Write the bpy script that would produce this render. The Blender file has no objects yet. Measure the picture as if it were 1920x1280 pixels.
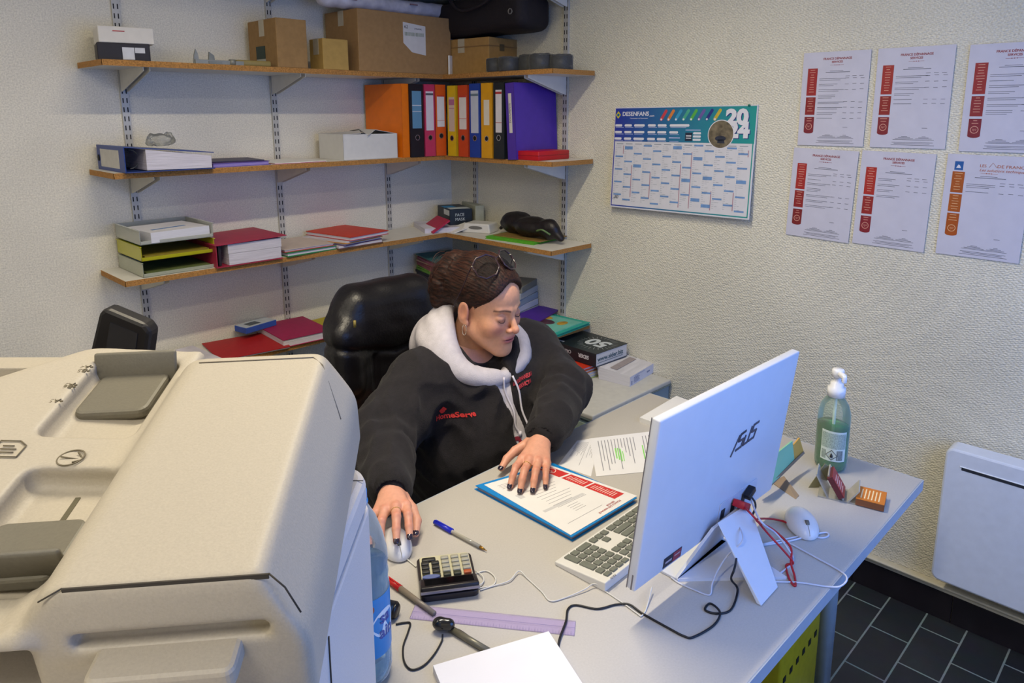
import bpy, bmesh, math, random
import numpy as np
from mathutils import Vector, Matrix, Euler
random.seed(7); np.random.seed(7)
SC = bpy.context.scene
COL = SC.collection
PI = math.pi
R = math.radians

# ------------------------------------------------------------ camera
cam_d = bpy.data.cameras.new('camera'); cam = bpy.data.objects.new('camera', cam_d); COL.objects.link(cam)
YAW, PITCH, ROLL = 0.7816, 0.1938, -0.0015
Fv = Vector((math.cos(YAW)*math.cos(PITCH), math.sin(YAW)*math.cos(PITCH), -math.sin(PITCH)))
Rv = Vector((math.sin(YAW), -math.cos(YAW), 0)); Uv = Rv.cross(Fv)
Rv, Uv = Rv*math.cos(ROLL)+Uv*math.sin(ROLL), -Rv*math.sin(ROLL)+Uv*math.cos(ROLL)
cam.matrix_world = Matrix(((Rv.x, Uv.x, -Fv.x, -2.4139), (Rv.y, Uv.y, -Fv.y, -2.8339), (Rv.z, Uv.z, -Fv.z, 1.5854), (0, 0, 0, 1)))
cam_d.sensor_width = 36; cam_d.sensor_fit = 'HORIZONTAL'; cam_d.lens = 1350.56/1920*36
cam_d.shift_y = -(640-476.66)/1920; cam_d.clip_start = 0.02
SC.camera = cam
# ------------------------------------------------------------ world, light, exposure
W = bpy.data.worlds.new('world'); SC.world = W; W.use_nodes = True
W.node_tree.nodes['Background'].inputs[0].default_value = (0.55, 0.68, 1.0, 1)
W.node_tree.nodes['Background'].inputs[1].default_value = 0.6
def area(name, loc, target, sx, sy, power, color, spread=180):
    d = bpy.data.lights.new(name, 'AREA'); d.shape = 'RECTANGLE'; d.size = sx; d.size_y = sy; d.energy = power; d.color = color
    d.spread = R(spread)
    o = bpy.data.objects.new(name, d); COL.objects.link(o); o.location = loc
    o.rotation_euler = (Vector(target)-Vector(loc)).to_track_quat('-Z', 'Y').to_euler()
    return o
CEIL = 2.62
area('tube_light', (-1.45, -1.68, 2.50), (-1.45, -1.68, 0), 0.95, 0.07, 22, (1.0, 0.88, 0.66), 150)
area('fill_light_rear', (-3.05, -2.6, 2.50), (-3.05, -2.6, 0), 1.0, 0.10, 16, (1.0, 0.92, 0.78))  # added fill lamp, lifts the ambient and the printer's near side
area('fill_light_left', (-2.95, -1.15, 2.50), (-2.95, -1.15, 0), 1.2, 0.10, 7, (1.0, 0.90, 0.74))  # added fill lamp, brightens the left part of the back wall
area('window_daylight', (-1.15, -3.42, 1.42), (-1.0, 0, 0.5), 1.6, 1.2, 19, (0.05, 0.27, 0.95))
SC.view_settings.view_transform = 'Standard'; SC.view_settings.look = 'None'
SC.view_settings.exposure = 0.08; SC.view_settings.gamma = 1.0
SC.view_settings.use_curve_mapping = False

# ------------------------------------------------------------ materials
def lin(c): return c/12.92 if c <= 0.04045 else ((c+0.055)/1.055)**2.4
def hexc(h): return tuple(lin(int(h[i:i+2], 16)/255) for i in (0, 2, 4))
MATS = {}
def pm(h, rough=0.6, var=0.06, scale=40.0, bump=0.0, bscale=None, metal=0.0, emit=0.0, alpha=1.0, trans=0.0, ior=1.45, coat=0.0, spec=0.5, vcol=False, stretch=None, sheen=0):
    key = (h, rough, var, scale, bump, bscale, metal, emit, alpha, trans, ior, coat, spec, vcol, stretch, sheen)
    if key in MATS: return MATS[key]
    m = bpy.data.materials.new('mat_%s_%d' % (h, len(MATS))); m.use_nodes = True
    nt = m.node_tree; b = nt.nodes['Principled BSDF']; L = nt.links.new
    tc = nt.nodes.new('ShaderNodeTexCoord'); mp = nt.nodes.new('ShaderNodeMapping'); L(tc.outputs['Object'], mp.inputs[0])
    if stretch: mp.inputs['Scale'].default_value = stretch
    n = nt.nodes.new('ShaderNodeTexNoise'); n.inputs['Scale'].default_value = scale; n.inputs['Detail'].default_value = 3
    L(mp.outputs[0], n.inputs['Vector'])
    c = hexc(h)
    mr = nt.nodes.new('ShaderNodeMapRange'); L(n.outputs['Fac'], mr.inputs[0])
    mr.inputs[1].default_value = 0.3; mr.inputs[2].default_value = 0.7; mr.inputs[3].default_value = 1-var; mr.inputs[4].default_value = 1+var
    if vcol:
        src = nt.nodes.new('ShaderNodeVertexColor'); src.layer_name = 'Col'; so = src.outputs[0]
    else:
        src = nt.nodes.new('ShaderNodeRGB'); src.outputs[0].default_value = (*c, 1); so = src.outputs[0]
    vm = nt.nodes.new('ShaderNodeVectorMath'); vm.operation = 'SCALE'; L(so, vm.inputs[0]); L(mr.outputs[0], vm.inputs['Scale'])
    L(vm.outputs[0], b.inputs['Base Color'])
    b.inputs['Roughness'].default_value = rough; b.inputs['Metallic'].default_value = metal
    b.inputs['Specular IOR Level'].default_value = spec
    b.inputs['IOR'].default_value = ior; b.inputs['Transmission Weight'].default_value = trans; b.inputs['Alpha'].default_value = alpha
    b.inputs['Coat Weight'].default_value = coat
    b.inputs['Sheen Weight'].default_value = sheen
    if emit: b.inputs['Emission Color'].default_value = (*c, 1); b.inputs['Emission Strength'].default_value = emit
    if bump:
        n2 = nt.nodes.new('ShaderNodeTexNoise'); n2.inputs['Scale'].default_value = bscale or scale; n2.inputs['Detail'].default_value = 4
        L(mp.outputs[0], n2.inputs['Vector'])
        bp = nt.nodes.new('ShaderNodeBump'); bp.inputs['Strength'].default_value = bump; bp.inputs['Distance'].default_value = 0.003
        L(n2.outputs['Fac'], bp.inputs['Height']); L(bp.outputs[0], b.inputs['Normal'])
    MATS[key] = m; return m
def clear_mat(h, trans=0.75, rough=0.08, name='clear'):
    """thin clear plastic: transparent mixed with glossy/diffuse film"""
    key = ('clear', h, trans, rough)
    if key in MATS: return MATS[key]
    m = bpy.data.materials.new(name); m.use_nodes = True; nt = m.node_tree; L = nt.links.new
    for x in list(nt.nodes): nt.nodes.remove(x)
    out = nt.nodes.new('ShaderNodeOutputMaterial'); p = nt.nodes.new('ShaderNodeBsdfPrincipled'); t = nt.nodes.new('ShaderNodeBsdfTransparent')
    n = nt.nodes.new('ShaderNodeTexNoise'); n.inputs['Scale'].default_value = 25
    mr = nt.nodes.new('ShaderNodeMapRange'); L(n.outputs['Fac'], mr.inputs[0]); mr.inputs[3].default_value = 1-trans-0.08; mr.inputs[4].default_value = 1-trans+0.08
    fr = nt.nodes.new('ShaderNodeFresnel'); fr.inputs[0].default_value = 1.4
    ad = nt.nodes.new('ShaderNodeMath'); ad.operation = 'ADD'; ad.use_clamp = True; L(mr.outputs[0], ad.inputs[0]); L(fr.outputs[0], ad.inputs[1])
    c = hexc(h); p.inputs['Base Color'].default_value = (*c, 1); p.inputs['Roughness'].default_value = rough
    t.inputs[0].default_value = (0.5+c[0]*0.5, 0.5+c[1]*0.5, 0.5+c[2]*0.5, 1)
    mx = nt.nodes.new('ShaderNodeMixShader'); L(ad.outputs[0], mx.inputs[0]); L(t.outputs[0], mx.inputs[1]); L(p.outputs[0], mx.inputs[2]); L(mx.outputs[0], out.inputs[0])
    MATS[key] = m; return m

# ------------------------------------------------------------ mesh helpers
def new_obj(name, me, m=None, parent=None):
    o = bpy.data.objects.new(name, me); COL.objects.link(o)
    if m is not None: me.materials.append(m)
    if parent is not None: o.parent = parent
    return o
class MB:
    """collects shapes of one mesh"""
    def __init__(s): s.v = []; s.f = []; s.T = Matrix.Identity(4); s.smooth = []
    def add(s, vs, fs, smooth=False):
        k = len(s.v); s.v += [tuple(s.T @ Vector(v)) for v in vs]; s.f += [tuple(i+k for i in f) for f in fs]; s.smooth += [smooth]*len(fs)
        return s
    def box(s, c, d, rot=None, bev=0.0, seg=1):
        """centre, full dims"""
        x, y, z = d[0]/2, d[1]/2, d[2]/2
        if bev > 0:
            bm = bmesh.new(); bmesh.ops.create_cube(bm, size=1)
            for v in bm.verts: v.co = Vector((v.co.x*d[0], v.co.y*d[1], v.co.z*d[2]))
            bmesh.ops.bevel(bm, geom=bm.edges[:], offset=min(bev, min(d)*0.49), segments=seg, affect='EDGES', profile=0.5)
            vs = [v.co.copy() for v in bm.verts]; bm.verts.index_update(); fs = [[v.index for v in f.verts] for f in bm.faces]; bm.free()
        else:
            vs = [Vector((i*x, j*y, k*z)) for i in (-1, 1) for j in (-1, 1) for k in (-1, 1)]
            fs = [(0, 1, 3, 2), (4, 6, 7, 5), (0, 4, 5, 1), (2, 3, 7, 6), (0, 2, 6, 4), (1, 5, 7, 3)]
        M = Matrix.Translation(c) @ (rot.to_matrix().to_4x4() if isinstance(rot, Euler) else (rot if rot is not None else Matrix.Identity(4)))
        return s.add([M @ v for v in vs], fs, bev > 0 and seg > 1)
    def b2(s, lo, hi, bev=0.0, seg=1):
        return s.box([(lo[i]+hi[i])/2 for i in range(3)], [abs(hi[i]-lo[i]) for i in range(3)], None, bev, seg)
    def prism(s, poly, z0, z1, M=None, smooth=False):
        n = len(poly); M = M or Matrix.Identity(4)
        a = sum(poly[i][0]*poly[(i+1) % n][1]-poly[(i+1) % n][0]*poly[i][1] for i in range(n))
        if a < 0: poly = poly[::-1]
        vs = [M @ Vector((p[0], p[1], z0)) for p in poly]+[M @ Vector((p[0], p[1], z1)) for p in poly]
        fs = [tuple(range(n))[::-1], tuple(range(n, 2*n))]+[(i, (i+1) % n, n+(i+1) % n, n+i) for i in range(n)]
        return s.add(vs, fs, smooth)
    def rbox(s, x0, x1, y0, y1, z0, z1, r, seg=6, M=None):
        return s.prism(rrect(x0, x1, y0, y1, r, seg), z0, z1, M)
    def tube(s, pts, r, n=8, cap=True):
        pts = [Vector(p) for p in pts]; rs = r if isinstance(r, (list, tuple)) else [r]*len(pts)
        vs = []; fs = []; up = Vector((0, 0, 1)); prev = None
        for i, p in enumerate(pts):
            t = (pts[min(i+1, len(pts)-1)]-pts[max(i-1, 0)]).normalized()
            if prev is None:
                a = t.cross(up) if abs(t.dot(up)) < 0.95 else t.cross(Vector((1, 0, 0)))
            else: a = prev-t*prev.dot(t)
            a.normalize(); prev = a; b = t.cross(a)
            for k in range(n):
                w = 2*PI*k/n; vs.append(p+(a*math.cos(w)+b*math.sin(w))*rs[i])
        for i in range(len(pts)-1):
            for k in range(n): fs.append((i*n+k, i*n+(k+1) % n, (i+1)*n+(k+1) % n, (i+1)*n+k))
        if cap: fs += [tuple(range(n))[::-1], tuple(range((len(pts)-1)*n, len(pts)*n))]
        return s.add(vs, fs, True)
    def cyl(s, a, b, r, n=16, r2=None):
        return s.tube([a, b], [r, r if r2 is None else r2], n)
    def lathe(s, prof, n=24, c=(0, 0, 0), sx=1, sy=1, cap=True):
        vs = []; fs = []
        for r, z in prof:
            for k in range(n):
                w = 2*PI*k/n; vs.append((c[0]+r*math.cos(w)*sx, c[1]+r*math.sin(w)*sy, c[2]+z))
        for i in range(len(prof)-1):
            for k in range(n): fs.append((i*n+k, i*n+(k+1) % n, (i+1)*n+(k+1) % n, (i+1)*n+k))
        if cap: fs += [tuple(range(n))[::-1], tuple(range((len(prof)-1)*n, len(prof)*n))]
        return s.add(vs, fs, True)
    def rect(s, x0, y0, x1, y1, z=0.0, t=0.0003):
        return s.b2((x0, y0, z), (x1, y1, z+t))
    def disc(s, c, r, z, t=0.0003, n=24, ri=None):
        if ri is None: return s.prism([(c[0]+r*math.cos(2*PI*k/n), c[1]+r*math.sin(2*PI*k/n)) for k in range(n)], z, z+t)
        vs = []; fs = []
        for zz in (z, z+t):
            for rr in (ri, r):
                vs += [(c[0]+rr*math.cos(2*PI*k/n), c[1]+rr*math.sin(2*PI*k/n), zz) for k in range(n)]
        for k in range(n):
            j = (k+1) % n
            fs += [(2*n+k, 3*n+k, 3*n+j, 2*n+j), (k, j, n+j, n+k), (n+k, n+j, 3*n+j, 3*n+k), (k, 2*n+k, 2*n+j, j)]
        return s.add(vs, fs)
    def build(s, name, m, parent=None, loc=None, rot=None, bevel=0.0, auto=True):
        me = bpy.data.meshes.new(name); me.from_pydata(s.v, [], s.f); me.update()
        bm = bmesh.new(); bm.from_mesh(me); bmesh.ops.recalc_face_normals(bm, faces=bm.faces[:]); bm.to_mesh(me); bm.free()
        me.polygons.foreach_set('use_smooth', s.smooth)
        o = new_obj(name, me, m, parent)
        if loc is not None: o.location = loc
        if rot is not None: o.rotation_euler = rot
        if bevel:
            md = o.modifiers.new('bevel', 'BEVEL'); md.width = bevel; md.segments = 2; md.limit_method = 'ANGLE'
        return o
def rrect(x0, x1, y0, y1, r, seg=6):
    pts = []
    for cx, cy, a0 in ((x1-r, y1-r, 0), (x0+r, y1-r, 90), (x0+r, y0+r, 180), (x1-r, y0+r, 270)):
        for k in range(seg+1):
            a = R(a0+90*k/seg); pts.append((cx+r*math.cos(a), cy+r*math.sin(a)))
    return pts
def bez(pts, n=8):
    """smooth curve through points (Catmull-Rom)"""
    P = [Vector(p) for p in pts]; P = [P[0]*2-P[1]]+P+[P[-1]*2-P[-2]]; out = []
    for i in range(1, len(P)-2):
        for k in range(n):
            t = k/n; a, b, c, d = P[i-1], P[i], P[i+1], P[i+2]
            out.append(0.5*((2*b)+(c-a)*t+(2*a-5*b+4*c-d)*t*t+(3*b-a-3*c+d)*t**3))
    out.append(P[-2]); return out
def tag(o, label=None, cat=None, group=None, kind=None):
    if label: o['label'] = label
    if cat: o['category'] = cat
    if group: o['group'] = group
    if kind: o['kind'] = kind
    return o
def thing(name, label, cat, loc=(0, 0, 0), rz=0.0, group=None, rot=None):
    o = bpy.data.objects.new(name, None); COL.objects.link(o); o.location = loc
    o.rotation_euler = rot if rot is not None else (0, 0, rz); o.empty_display_size = 0.05
    return tag(o, label, cat, group)
def children(o): return [c for c in COL.objects if c.parent == o]
def copy_tree(o, parent=None):
    c = o.copy(); COL.objects.link(c); c.parent = parent
    for ch in children(o): copy_tree(ch, c)
    return c
def text_mb(mb, txt, size, M, ext=0.0002, align='LEFT', width=None, shear=0.0, spacing=1.0, bold=0.0):
    """lettering as mesh, placed by matrix M (local x = reading direction, local y = up)"""
    cu = bpy.data.curves.new('lettering', 'FONT'); cu.body = txt; cu.size = size; cu.extrude = ext; cu.align_x = align; cu.shear = shear
    cu.space_character = spacing; cu.resolution_u = 3; cu.offset = bold
    o = bpy.data.objects.new('lettering', cu); COL.objects.link(o)
    dg = bpy.context.evaluated_depsgraph_get(); dg.update()
    me = bpy.data.meshes.new_from_object(o.evaluated_get(dg))
    vs = [v.co.copy() for v in me.vertices]
    if width and vs:
        w = max(v.x for v in vs)-min(v.x for v in vs); k = width/w if w else 1
        for v in vs: v.x *= k
    fs = [tuple(p.vertices) for p in me.polygons]
    mb.add([M @ v for v in vs], fs)
    bpy.data.objects.remove(o); bpy.data.curves.remove(cu); bpy.data.meshes.remove(me)
    return mb
def T3(x, y, z=0.0, rz=0.0): return Matrix.Translation((x, y, z)) @ Matrix.Rotation(rz, 4, 'Z')
ROTB = Matrix(((0, 0, -1), (-1, 0, 0), (0, 1, 0))).to_euler()      # a sheet on the right wall: local x runs right, y up, z into the room

# ------------------------------------------------------------ implicit surfaces (for bodies, cloth and soft things)
def cap(P, a, b, ra, rb=None):
    rb = ra if rb is None else rb; a = np.array(a, float); b = np.array(b, float); ab = b-a; pa = P-a
    t = np.clip(pa@ab/(ab@ab+1e-12), 0, 1); return np.linalg.norm(pa-t[:, None]*ab, axis=1)-(ra+(rb-ra)*t)
def ell(P, c, r):
    q = (P-np.array(c))/np.array(r); k = np.linalg.norm(q, axis=1); g = np.linalg.norm(q/np.array(r), axis=1)
    return k*(k-1)/np.maximum(g, 1e-6)
def sph(P, c, r): return np.linalg.norm(P-np.array(c), axis=1)-r
def rbx(P, c, h, r):
    q = np.abs(P-np.array(c))-(np.array(h)-r); return np.linalg.norm(np.maximum(q, 0), axis=1)+np.minimum(q.max(axis=1), 0)-r
def smin(a, b, k):
    h = np.maximum(k-np.abs(a-b), 0)/k; return np.minimum(a, b)-h*h*k*0.25
def smax(a, b, k): return -smin(-a, -b, k)
def sdf_geo(f, lo, hi, h, B=12, pad=0.012):
    lo = np.array(lo, float); hi = np.array(hi, float); nb = np.ceil((hi-lo)/(h*B)).astype(int); N = nb*B+2
    g = np.stack(np.meshgrid(*[np.arange(n) for n in nb], indexing='ij'), -1).reshape(-1, 3)
    d = f(lo+(g+0.5)*B*h); keep = g[np.abs(d) < 0.5*math.sqrt(3)*B*h*1.15+pad]
    l = np.stack(np.meshgrid(*[np.arange(B+1)]*3, indexing='ij'), -1).reshape(-1, 3)
    off = [(0, 0, 0), (1, 0, 0), (0, 1, 0), (1, 1, 0), (0, 0, 1), (1, 0, 1), (0, 1, 1), (1, 1, 1)]
    edges = [(0, 1), (2, 3), (4, 5), (6, 7), (0, 2), (1, 3), (4, 6), (5, 7), (0, 4), (1, 5), (2, 6), (3, 7)]
    ids = []; pos = []; q = [[], []]
    gid = lambda a: a[:, 0]+N[0]*(a[:, 1]+N[1]*a[:, 2])
    for b in keep:
        base = b*B; V = f(lo+(base+l)*h).reshape(B+1, B+1, B+1)
        if V.min() > 0 or V.max() < 0: continue
        c8 = np.stack([V[o[0]:o[0]+B, o[1]:o[1]+B, o[2]:o[2]+B] for o in off], -1).reshape(-1, 8)
        s = c8 < 0; act = s.any(1) & ~s.all(1)
        ci = np.stack(np.meshgrid(*[np.arange(B)]*3, indexing='ij'), -1).reshape(-1, 3)[act]; c = c8[act]
        acc = np.zeros((len(ci), 3)); cnt = np.zeros(len(ci))
        for (i, j) in edges:
            m = (c[:, i] < 0) != (c[:, j] < 0); t = c[:, i]/np.where(m, c[:, i]-c[:, j], 1)
            p = np.array(off[i])+t[:, None]*(np.array(off[j])-np.array(off[i])); acc += np.where(m[:, None], p, 0); cnt += m
        pos.append(lo+(base+ci+acc/cnt[:, None])*h); ids.append(gid(base+ci))
        for ax in range(3):
            A = V[:B, :B, :B]; sh = [0, 0, 0]; sh[ax] = 1; Bv = V[sh[0]:sh[0]+B, sh[1]:sh[1]+B, sh[2]:sh[2]+B]
            for sg in (0, 1):
                m = ((A < 0) & (Bv >= 0)) if sg == 0 else ((A >= 0) & (Bv < 0))
                e = np.argwhere(m)+base; u = np.zeros(3, int); w = np.zeros(3, int); u[(ax+1) % 3] = 1; w[(ax+2) % 3] = 1
                if len(e):
                    qd = np.stack([gid(e-u-w), gid(e-w), gid(e), gid(e-u)], 1); q[sg].append(qd)
    ids = np.concatenate(ids); pos = np.concatenate(pos); o = np.argsort(ids); ids = ids[o]; pos = pos[o]
    Q = []
    for sg in (0, 1):
        if q[sg]:
            a = np.concatenate(q[sg]); Q.append(a if sg == 0 else a[:, ::-1])
    Q = np.concatenate(Q); k = np.searchsorted(ids, Q); k = np.clip(k, 0, len(ids)-1); ok = (ids[k] == Q).all(1)
    return pos, k[ok]
def geo_obj(name, geos, m, parent=None, cols=None, smooth=True):
    """geos: list of (verts, faces) joined into one mesh"""
    vs = []; fs = []; k = 0
    for v, f in geos: vs.append(np.asarray(v)); fs += (np.asarray(f)+k).tolist(); k += len(v)
    vs = np.concatenate(vs); me = bpy.data.meshes.new(name); me.from_pydata(vs.tolist(), [], fs); me.update()
    me.polygons.foreach_set('use_smooth', [smooth]*len(me.polygons))
    if cols is not None:
        at = me.color_attributes.new('Col', 'FLOAT_COLOR', 'POINT'); c = np.ones((len(vs), 4), np.float32); c[:, :3] = cols; at.data.foreach_set('color', c.ravel())
    return new_obj(name, me, m, parent)
def vnoise(P, s, seed=0):
    """cheap smooth pseudo noise in [-1,1]"""
    r = np.random.RandomState(seed); out = 0
    for k in range(5):
        d = r.normal(size=3); d /= np.linalg.norm(d); out = out+np.sin(P@d*s*(1+0.35*k)+r.uniform(0, 6.28))
    return out/5
# ============================================================ THE ROOM
def wall_mat(h, strength=0.5, weave=True):
    m = bpy.data.materials.new('woven_wallpaper'); m.use_nodes = True; nt = m.node_tree; L = nt.links.new; b = nt.nodes['Principled BSDF']
    tc = nt.nodes.new('ShaderNodeTexCoord')
    n = nt.nodes.new('ShaderNodeTexNoise'); n.inputs['Scale'].default_value = 3.0; n.inputs['Detail'].default_value = 4; L(tc.outputs['Object'], n.inputs['Vector'])
    n3 = nt.nodes.new('ShaderNodeTexNoise'); n3.inputs['Scale'].default_value = 210; n3.inputs['Detail'].default_value = 1; L(tc.outputs['Object'], n3.inputs['Vector'])
    c = hexc(h)
    mr = nt.nodes.new('ShaderNodeMapRange'); L(n.outputs['Fac'], mr.inputs[0]); mr.inputs[1].default_value = 0.3; mr.inputs[2].default_value = 0.7; mr.inputs[3].default_value = 0.95; mr.inputs[4].default_value = 1.05
    mr2 = nt.nodes.new('ShaderNodeMapRange'); L(n3.outputs['Fac'], mr2.inputs[0]); mr2.inputs[1].default_value = 0.3; mr2.inputs[2].default_value = 0.7; mr2.inputs[3].default_value = 0.86; mr2.inputs[4].default_value = 1.12
    mu = nt.nodes.new('ShaderNodeMath'); mu.operation = 'MULTIPLY'; L(mr.outputs[0], mu.inputs[0]); L(mr2.outputs[0], mu.inputs[1])
    vm = nt.nodes.new('ShaderNodeVectorMath'); vm.operation = 'SCALE'; vm.inputs[0].default_value = c; L(mu.outputs[0], vm.inputs['Scale']); L(vm.outputs[0], b.inputs['Base Color'])
    b.inputs['Roughness'].default_value = 0.55; b.inputs['Specular IOR Level'].default_value = 0.35
    mp = nt.nodes.new('ShaderNodeMapping'); mp.inputs['Rotation'].default_value = (R(28), 0, 0); mp.inputs['Scale'].default_value = (1, 1, 2.1); L(tc.outputs['Object'], mp.inputs[0])
    v = nt.nodes.new('ShaderNodeTexVoronoi'); v.inputs['Scale'].default_value = 95; v.inputs['Randomness'].default_value = 0.45; L(mp.outputs[0], v.inputs['Vector'])
    bp = nt.nodes.new('ShaderNodeBump'); bp.inputs['Strength'].default_value = strength; bp.inputs['Distance'].default_value = 0.004; bp.invert = True
    L(v.outputs['Distance'], bp.inputs['Height']); L(bp.outputs[0], b.inputs['Normal'])
    return m
M_WA = wall_mat('E0DBCC', 0.22); M_WB = wall_mat('DEDAC8', 0.75)
RX, RY = -3.6, -3.5
def structure(name, mb, m): return tag(mb.build(name, m), kind='structure')
structure('wall_back', MB().b2((RX-.1, 0, 0), (0.1, 0.1, CEIL)), M_WA)
structure('wall_right', MB().b2((0, RY-.1, 0), (0.1, 0, CEIL)), M_WB)
structure('wall_left', MB().b2((RX-.1, RY-.1, 0), (RX, 0, CEIL)), M_WA)
wf = MB(); wx0, wx1, wz0, wz1 = -2.05, -0.3, 0.8, 2.15
wf.b2((RX, RY-.1, 0), (wx0, RY, CEIL)).b2((wx1, RY-.1, 0), (0, RY, CEIL)).b2((wx0, RY-.1, 0), (wx1, RY, wz0)).b2((wx0, RY-.1, wz1), (wx1, RY, CEIL))
structure('wall_front', wf, M_WA)
w = MB()
for a in (wx0, (wx0+wx1)/2-.025, wx1-.05): w.b2((a, RY-.08, wz0), (a+.05, RY-.03, wz1))
for a in (wz0, wz1-.05): w.b2((wx0, RY-.08, a), (wx1, RY-.03, a+.05))
structure('window_1', w, pm('EDEDE8', .4))
structure('ceiling', MB().b2((RX-.1, RY-.1, CEIL), (0.1, 0.1, CEIL+.1)), pm('D8D5CC', .9, .03))
# floor of dark slate tiles
def floor_mat():
    m = bpy.data.materials.new('slate_tiles'); m.use_nodes = True; nt = m.node_tree; L = nt.links.new; b = nt.nodes['Principled BSDF']
    tc = nt.nodes.new('ShaderNodeTexCoord'); mp = nt.nodes.new('ShaderNodeMapping'); L(tc.outputs['Object'], mp.inputs[0])
    mp.inputs['Location'].default_value = (0.095, 0.095, 0)
    br = nt.nodes.new('ShaderNodeTexBrick'); L(mp.outputs[0], br.inputs['Vector']); br.offset = 0.5; br.squash = 1
    br.inputs['Color1'].default_value = (*hexc('34383A'), 1); br.inputs['Color2'].default_value = (*hexc('2A2E33'), 1); br.inputs['Mortar'].default_value = (*hexc('98A49C'), 1)
    br.inputs['Scale'].default_value = 1; br.inputs['Brick Width'].default_value = 0.21; br.inputs['Row Height'].default_value = 0.112; br.inputs['Mortar Size'].default_value = 0.0026
    n = nt.nodes.new('ShaderNodeTexNoise'); n.inputs['Scale'].default_value = 18; L(tc.outputs['Object'], n.inputs['Vector'])
    mx = nt.nodes.new('ShaderNodeMixRGB'); mx.blend_type = 'MULTIPLY'; mx.inputs[0].default_value = 0.45; L(br.outputs['Color'], mx.inputs[1]); L(n.outputs['Color'], mx.inputs[2]); L(mx.outputs[0], b.inputs['Base Color'])
    b.inputs['Roughness'].default_value = 0.45
    bp = nt.nodes.new('ShaderNodeBump'); bp.inputs['Strength'].default_value = 0.3; bp.inputs['Distance'].default_value = 0.004; L(n.outputs['Fac'], bp.inputs['Height']); L(bp.outputs[0], b.inputs['Normal'])
    return m
structure('floor', MB().b2((RX-.1, RY-.1, -0.05), (0.1, 0.1, 0)), floor_mat())
sk = MB()
for k in range(14):
    y1 = -0.3*k; sk.b2((-0.012, y1-0.298, 0), (0, y1, 0.095), 0.001)
structure('baseboard_right', sk, pm('1E1A20', .35, .2, 12))
sk = MB()
for k in range(12): sk.b2((-0.3*k-0.298, -0.012, 0), (-0.3*k, 0, 0.095), 0.001)
structure('baseboard_back', sk, pm('1E1A20', .35, .2, 12))
structure('trim_1', MB().b2((-0.016, RY, 0.097), (0, 0, 0.115), 0.003, 2).b2((-0.03, RY, 0.115), (0, 0, 0.123), 0.003, 2), pm('CFC8B0', .4))
# ceiling tube luminaires above the frame; rear and left ones added as fill
for i, (x, y) in enumerate(((-1.45, -1.68), (-3.05, -2.6), (-2.95, -1.15))):
    t = thing('ceiling_light', ['white tube lamp on the ceiling over the desk', 'added white tube lamp, unseen fill light behind the printer', 'added white tube lamp, unseen fill light at the left end of the room'][i], 'ceiling light', (x, y, CEIL), group=None)
    MB().b2((-.52, -.05, -.05), (.52, .05, 0), .008, 2).build('housing', pm('E4E2DC', .4), t)
    MB().cyl((-.47, 0, -.066), (.47, 0, -.066), .014, 12).build('tube', pm('FFF4DC', .3, emit=3.0), t)
    l = [o for o in COL.objects if o.type == 'LIGHT'][i]; l.location.z = CEIL-.095

# electric wall radiator
t = thing('wall_radiator', 'white flat electric radiator hung low on the textured wall at far right', 'radiator', (0, -2.35, 0.185))
wh = pm('D6DEEC', .45, .03)
b = MB(); b.rbox(-.62, 0.0, 0, .43, 0, .07, .022, 6, Matrix(((0, 0, -1, -.035), (1, 0, 0, 0), (0, 1, 0, 0), (0, 0, 0, 1)))); b.build('panel', wh, t, bevel=.006)
MB().b2((-.106, -.56, .372), (-.1045, -.045, .381), .0005).build('outlet_slot', pm('2D3038', .6), t)
MB().b2((-.1075, -.57, .381), (-.1045, -.04, .384), .001).build('slot_lip', pm('E6ECF2', .4), t)
MB().b2((-.035, -.5, .08), (0, -.46, .34)).b2((-.035, -.16, .08), (0, -.12, .34)).build('wall_bracket', pm('9AA0A8', .5), t)

# ---------------------------------------------- shelving
S = [1.754, 1.3945, 1.0354, 0.676, 2.113]
white_lam = pm('D8D5CC', .45, .03, 30)
def chip_mat():
    m = pm('A9793F', .85, .35, 260, .5, 300); return m
chip = chip_mat()
TH = 0.019; D = 0.27
pos_word = {0: 'second from the top', 1: 'at eye height', 2: 'third, holding the letter trays', 3: 'lowest, behind the chair', 4: 'topmost, cut off by the frame'}
rail_x = (-1.523, -.953, -.40); rail_y = (-.19, -.77)
lw = ['long shelf carrying the cardboard boxes on the back wall', 'long shelf with the lying blue binder and white carton on the back wall', 'long shelf with the letter trays on the back wall', 'lowest long shelf with red and magenta folders behind the chair', 'topmost long shelf above the cardboard boxes, only its underside showing']
rw = ['short shelf with tape rolls and black bag beside the right wall', 'short shelf carrying the purple binder and flat red box', 'short shelf with black fabric case and green folder', 'lowest short shelf with the teal and purple folders', 'topmost short shelf above the black bag, only its underside showing']
def bracket(mb, ax, p, z, depth=.24):
    """folded steel bracket: web tapering from rail to tip, ax 0: on the back wall at x=p, 1: on the right wall at y=p"""
    prof = [(0.004, -TH), (depth, -TH), (depth, -TH-.012), (.03, -TH-.07), (0.004, -TH-.075)]
    for s in (-.011, .009):
        if ax == 0: M = Matrix(((0, 0, 1, p+s), (-1, 0, 0, -.012), (0, 1, 0, z), (0, 0, 0, 1)))
        else: M = Matrix(((-1, 0, 0, -.012), (0, 0, 1, p+s), (0, 1, 0, z), (0, 0, 0, 1)))
        mb.prism(prof, 0, .002, M)
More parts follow.
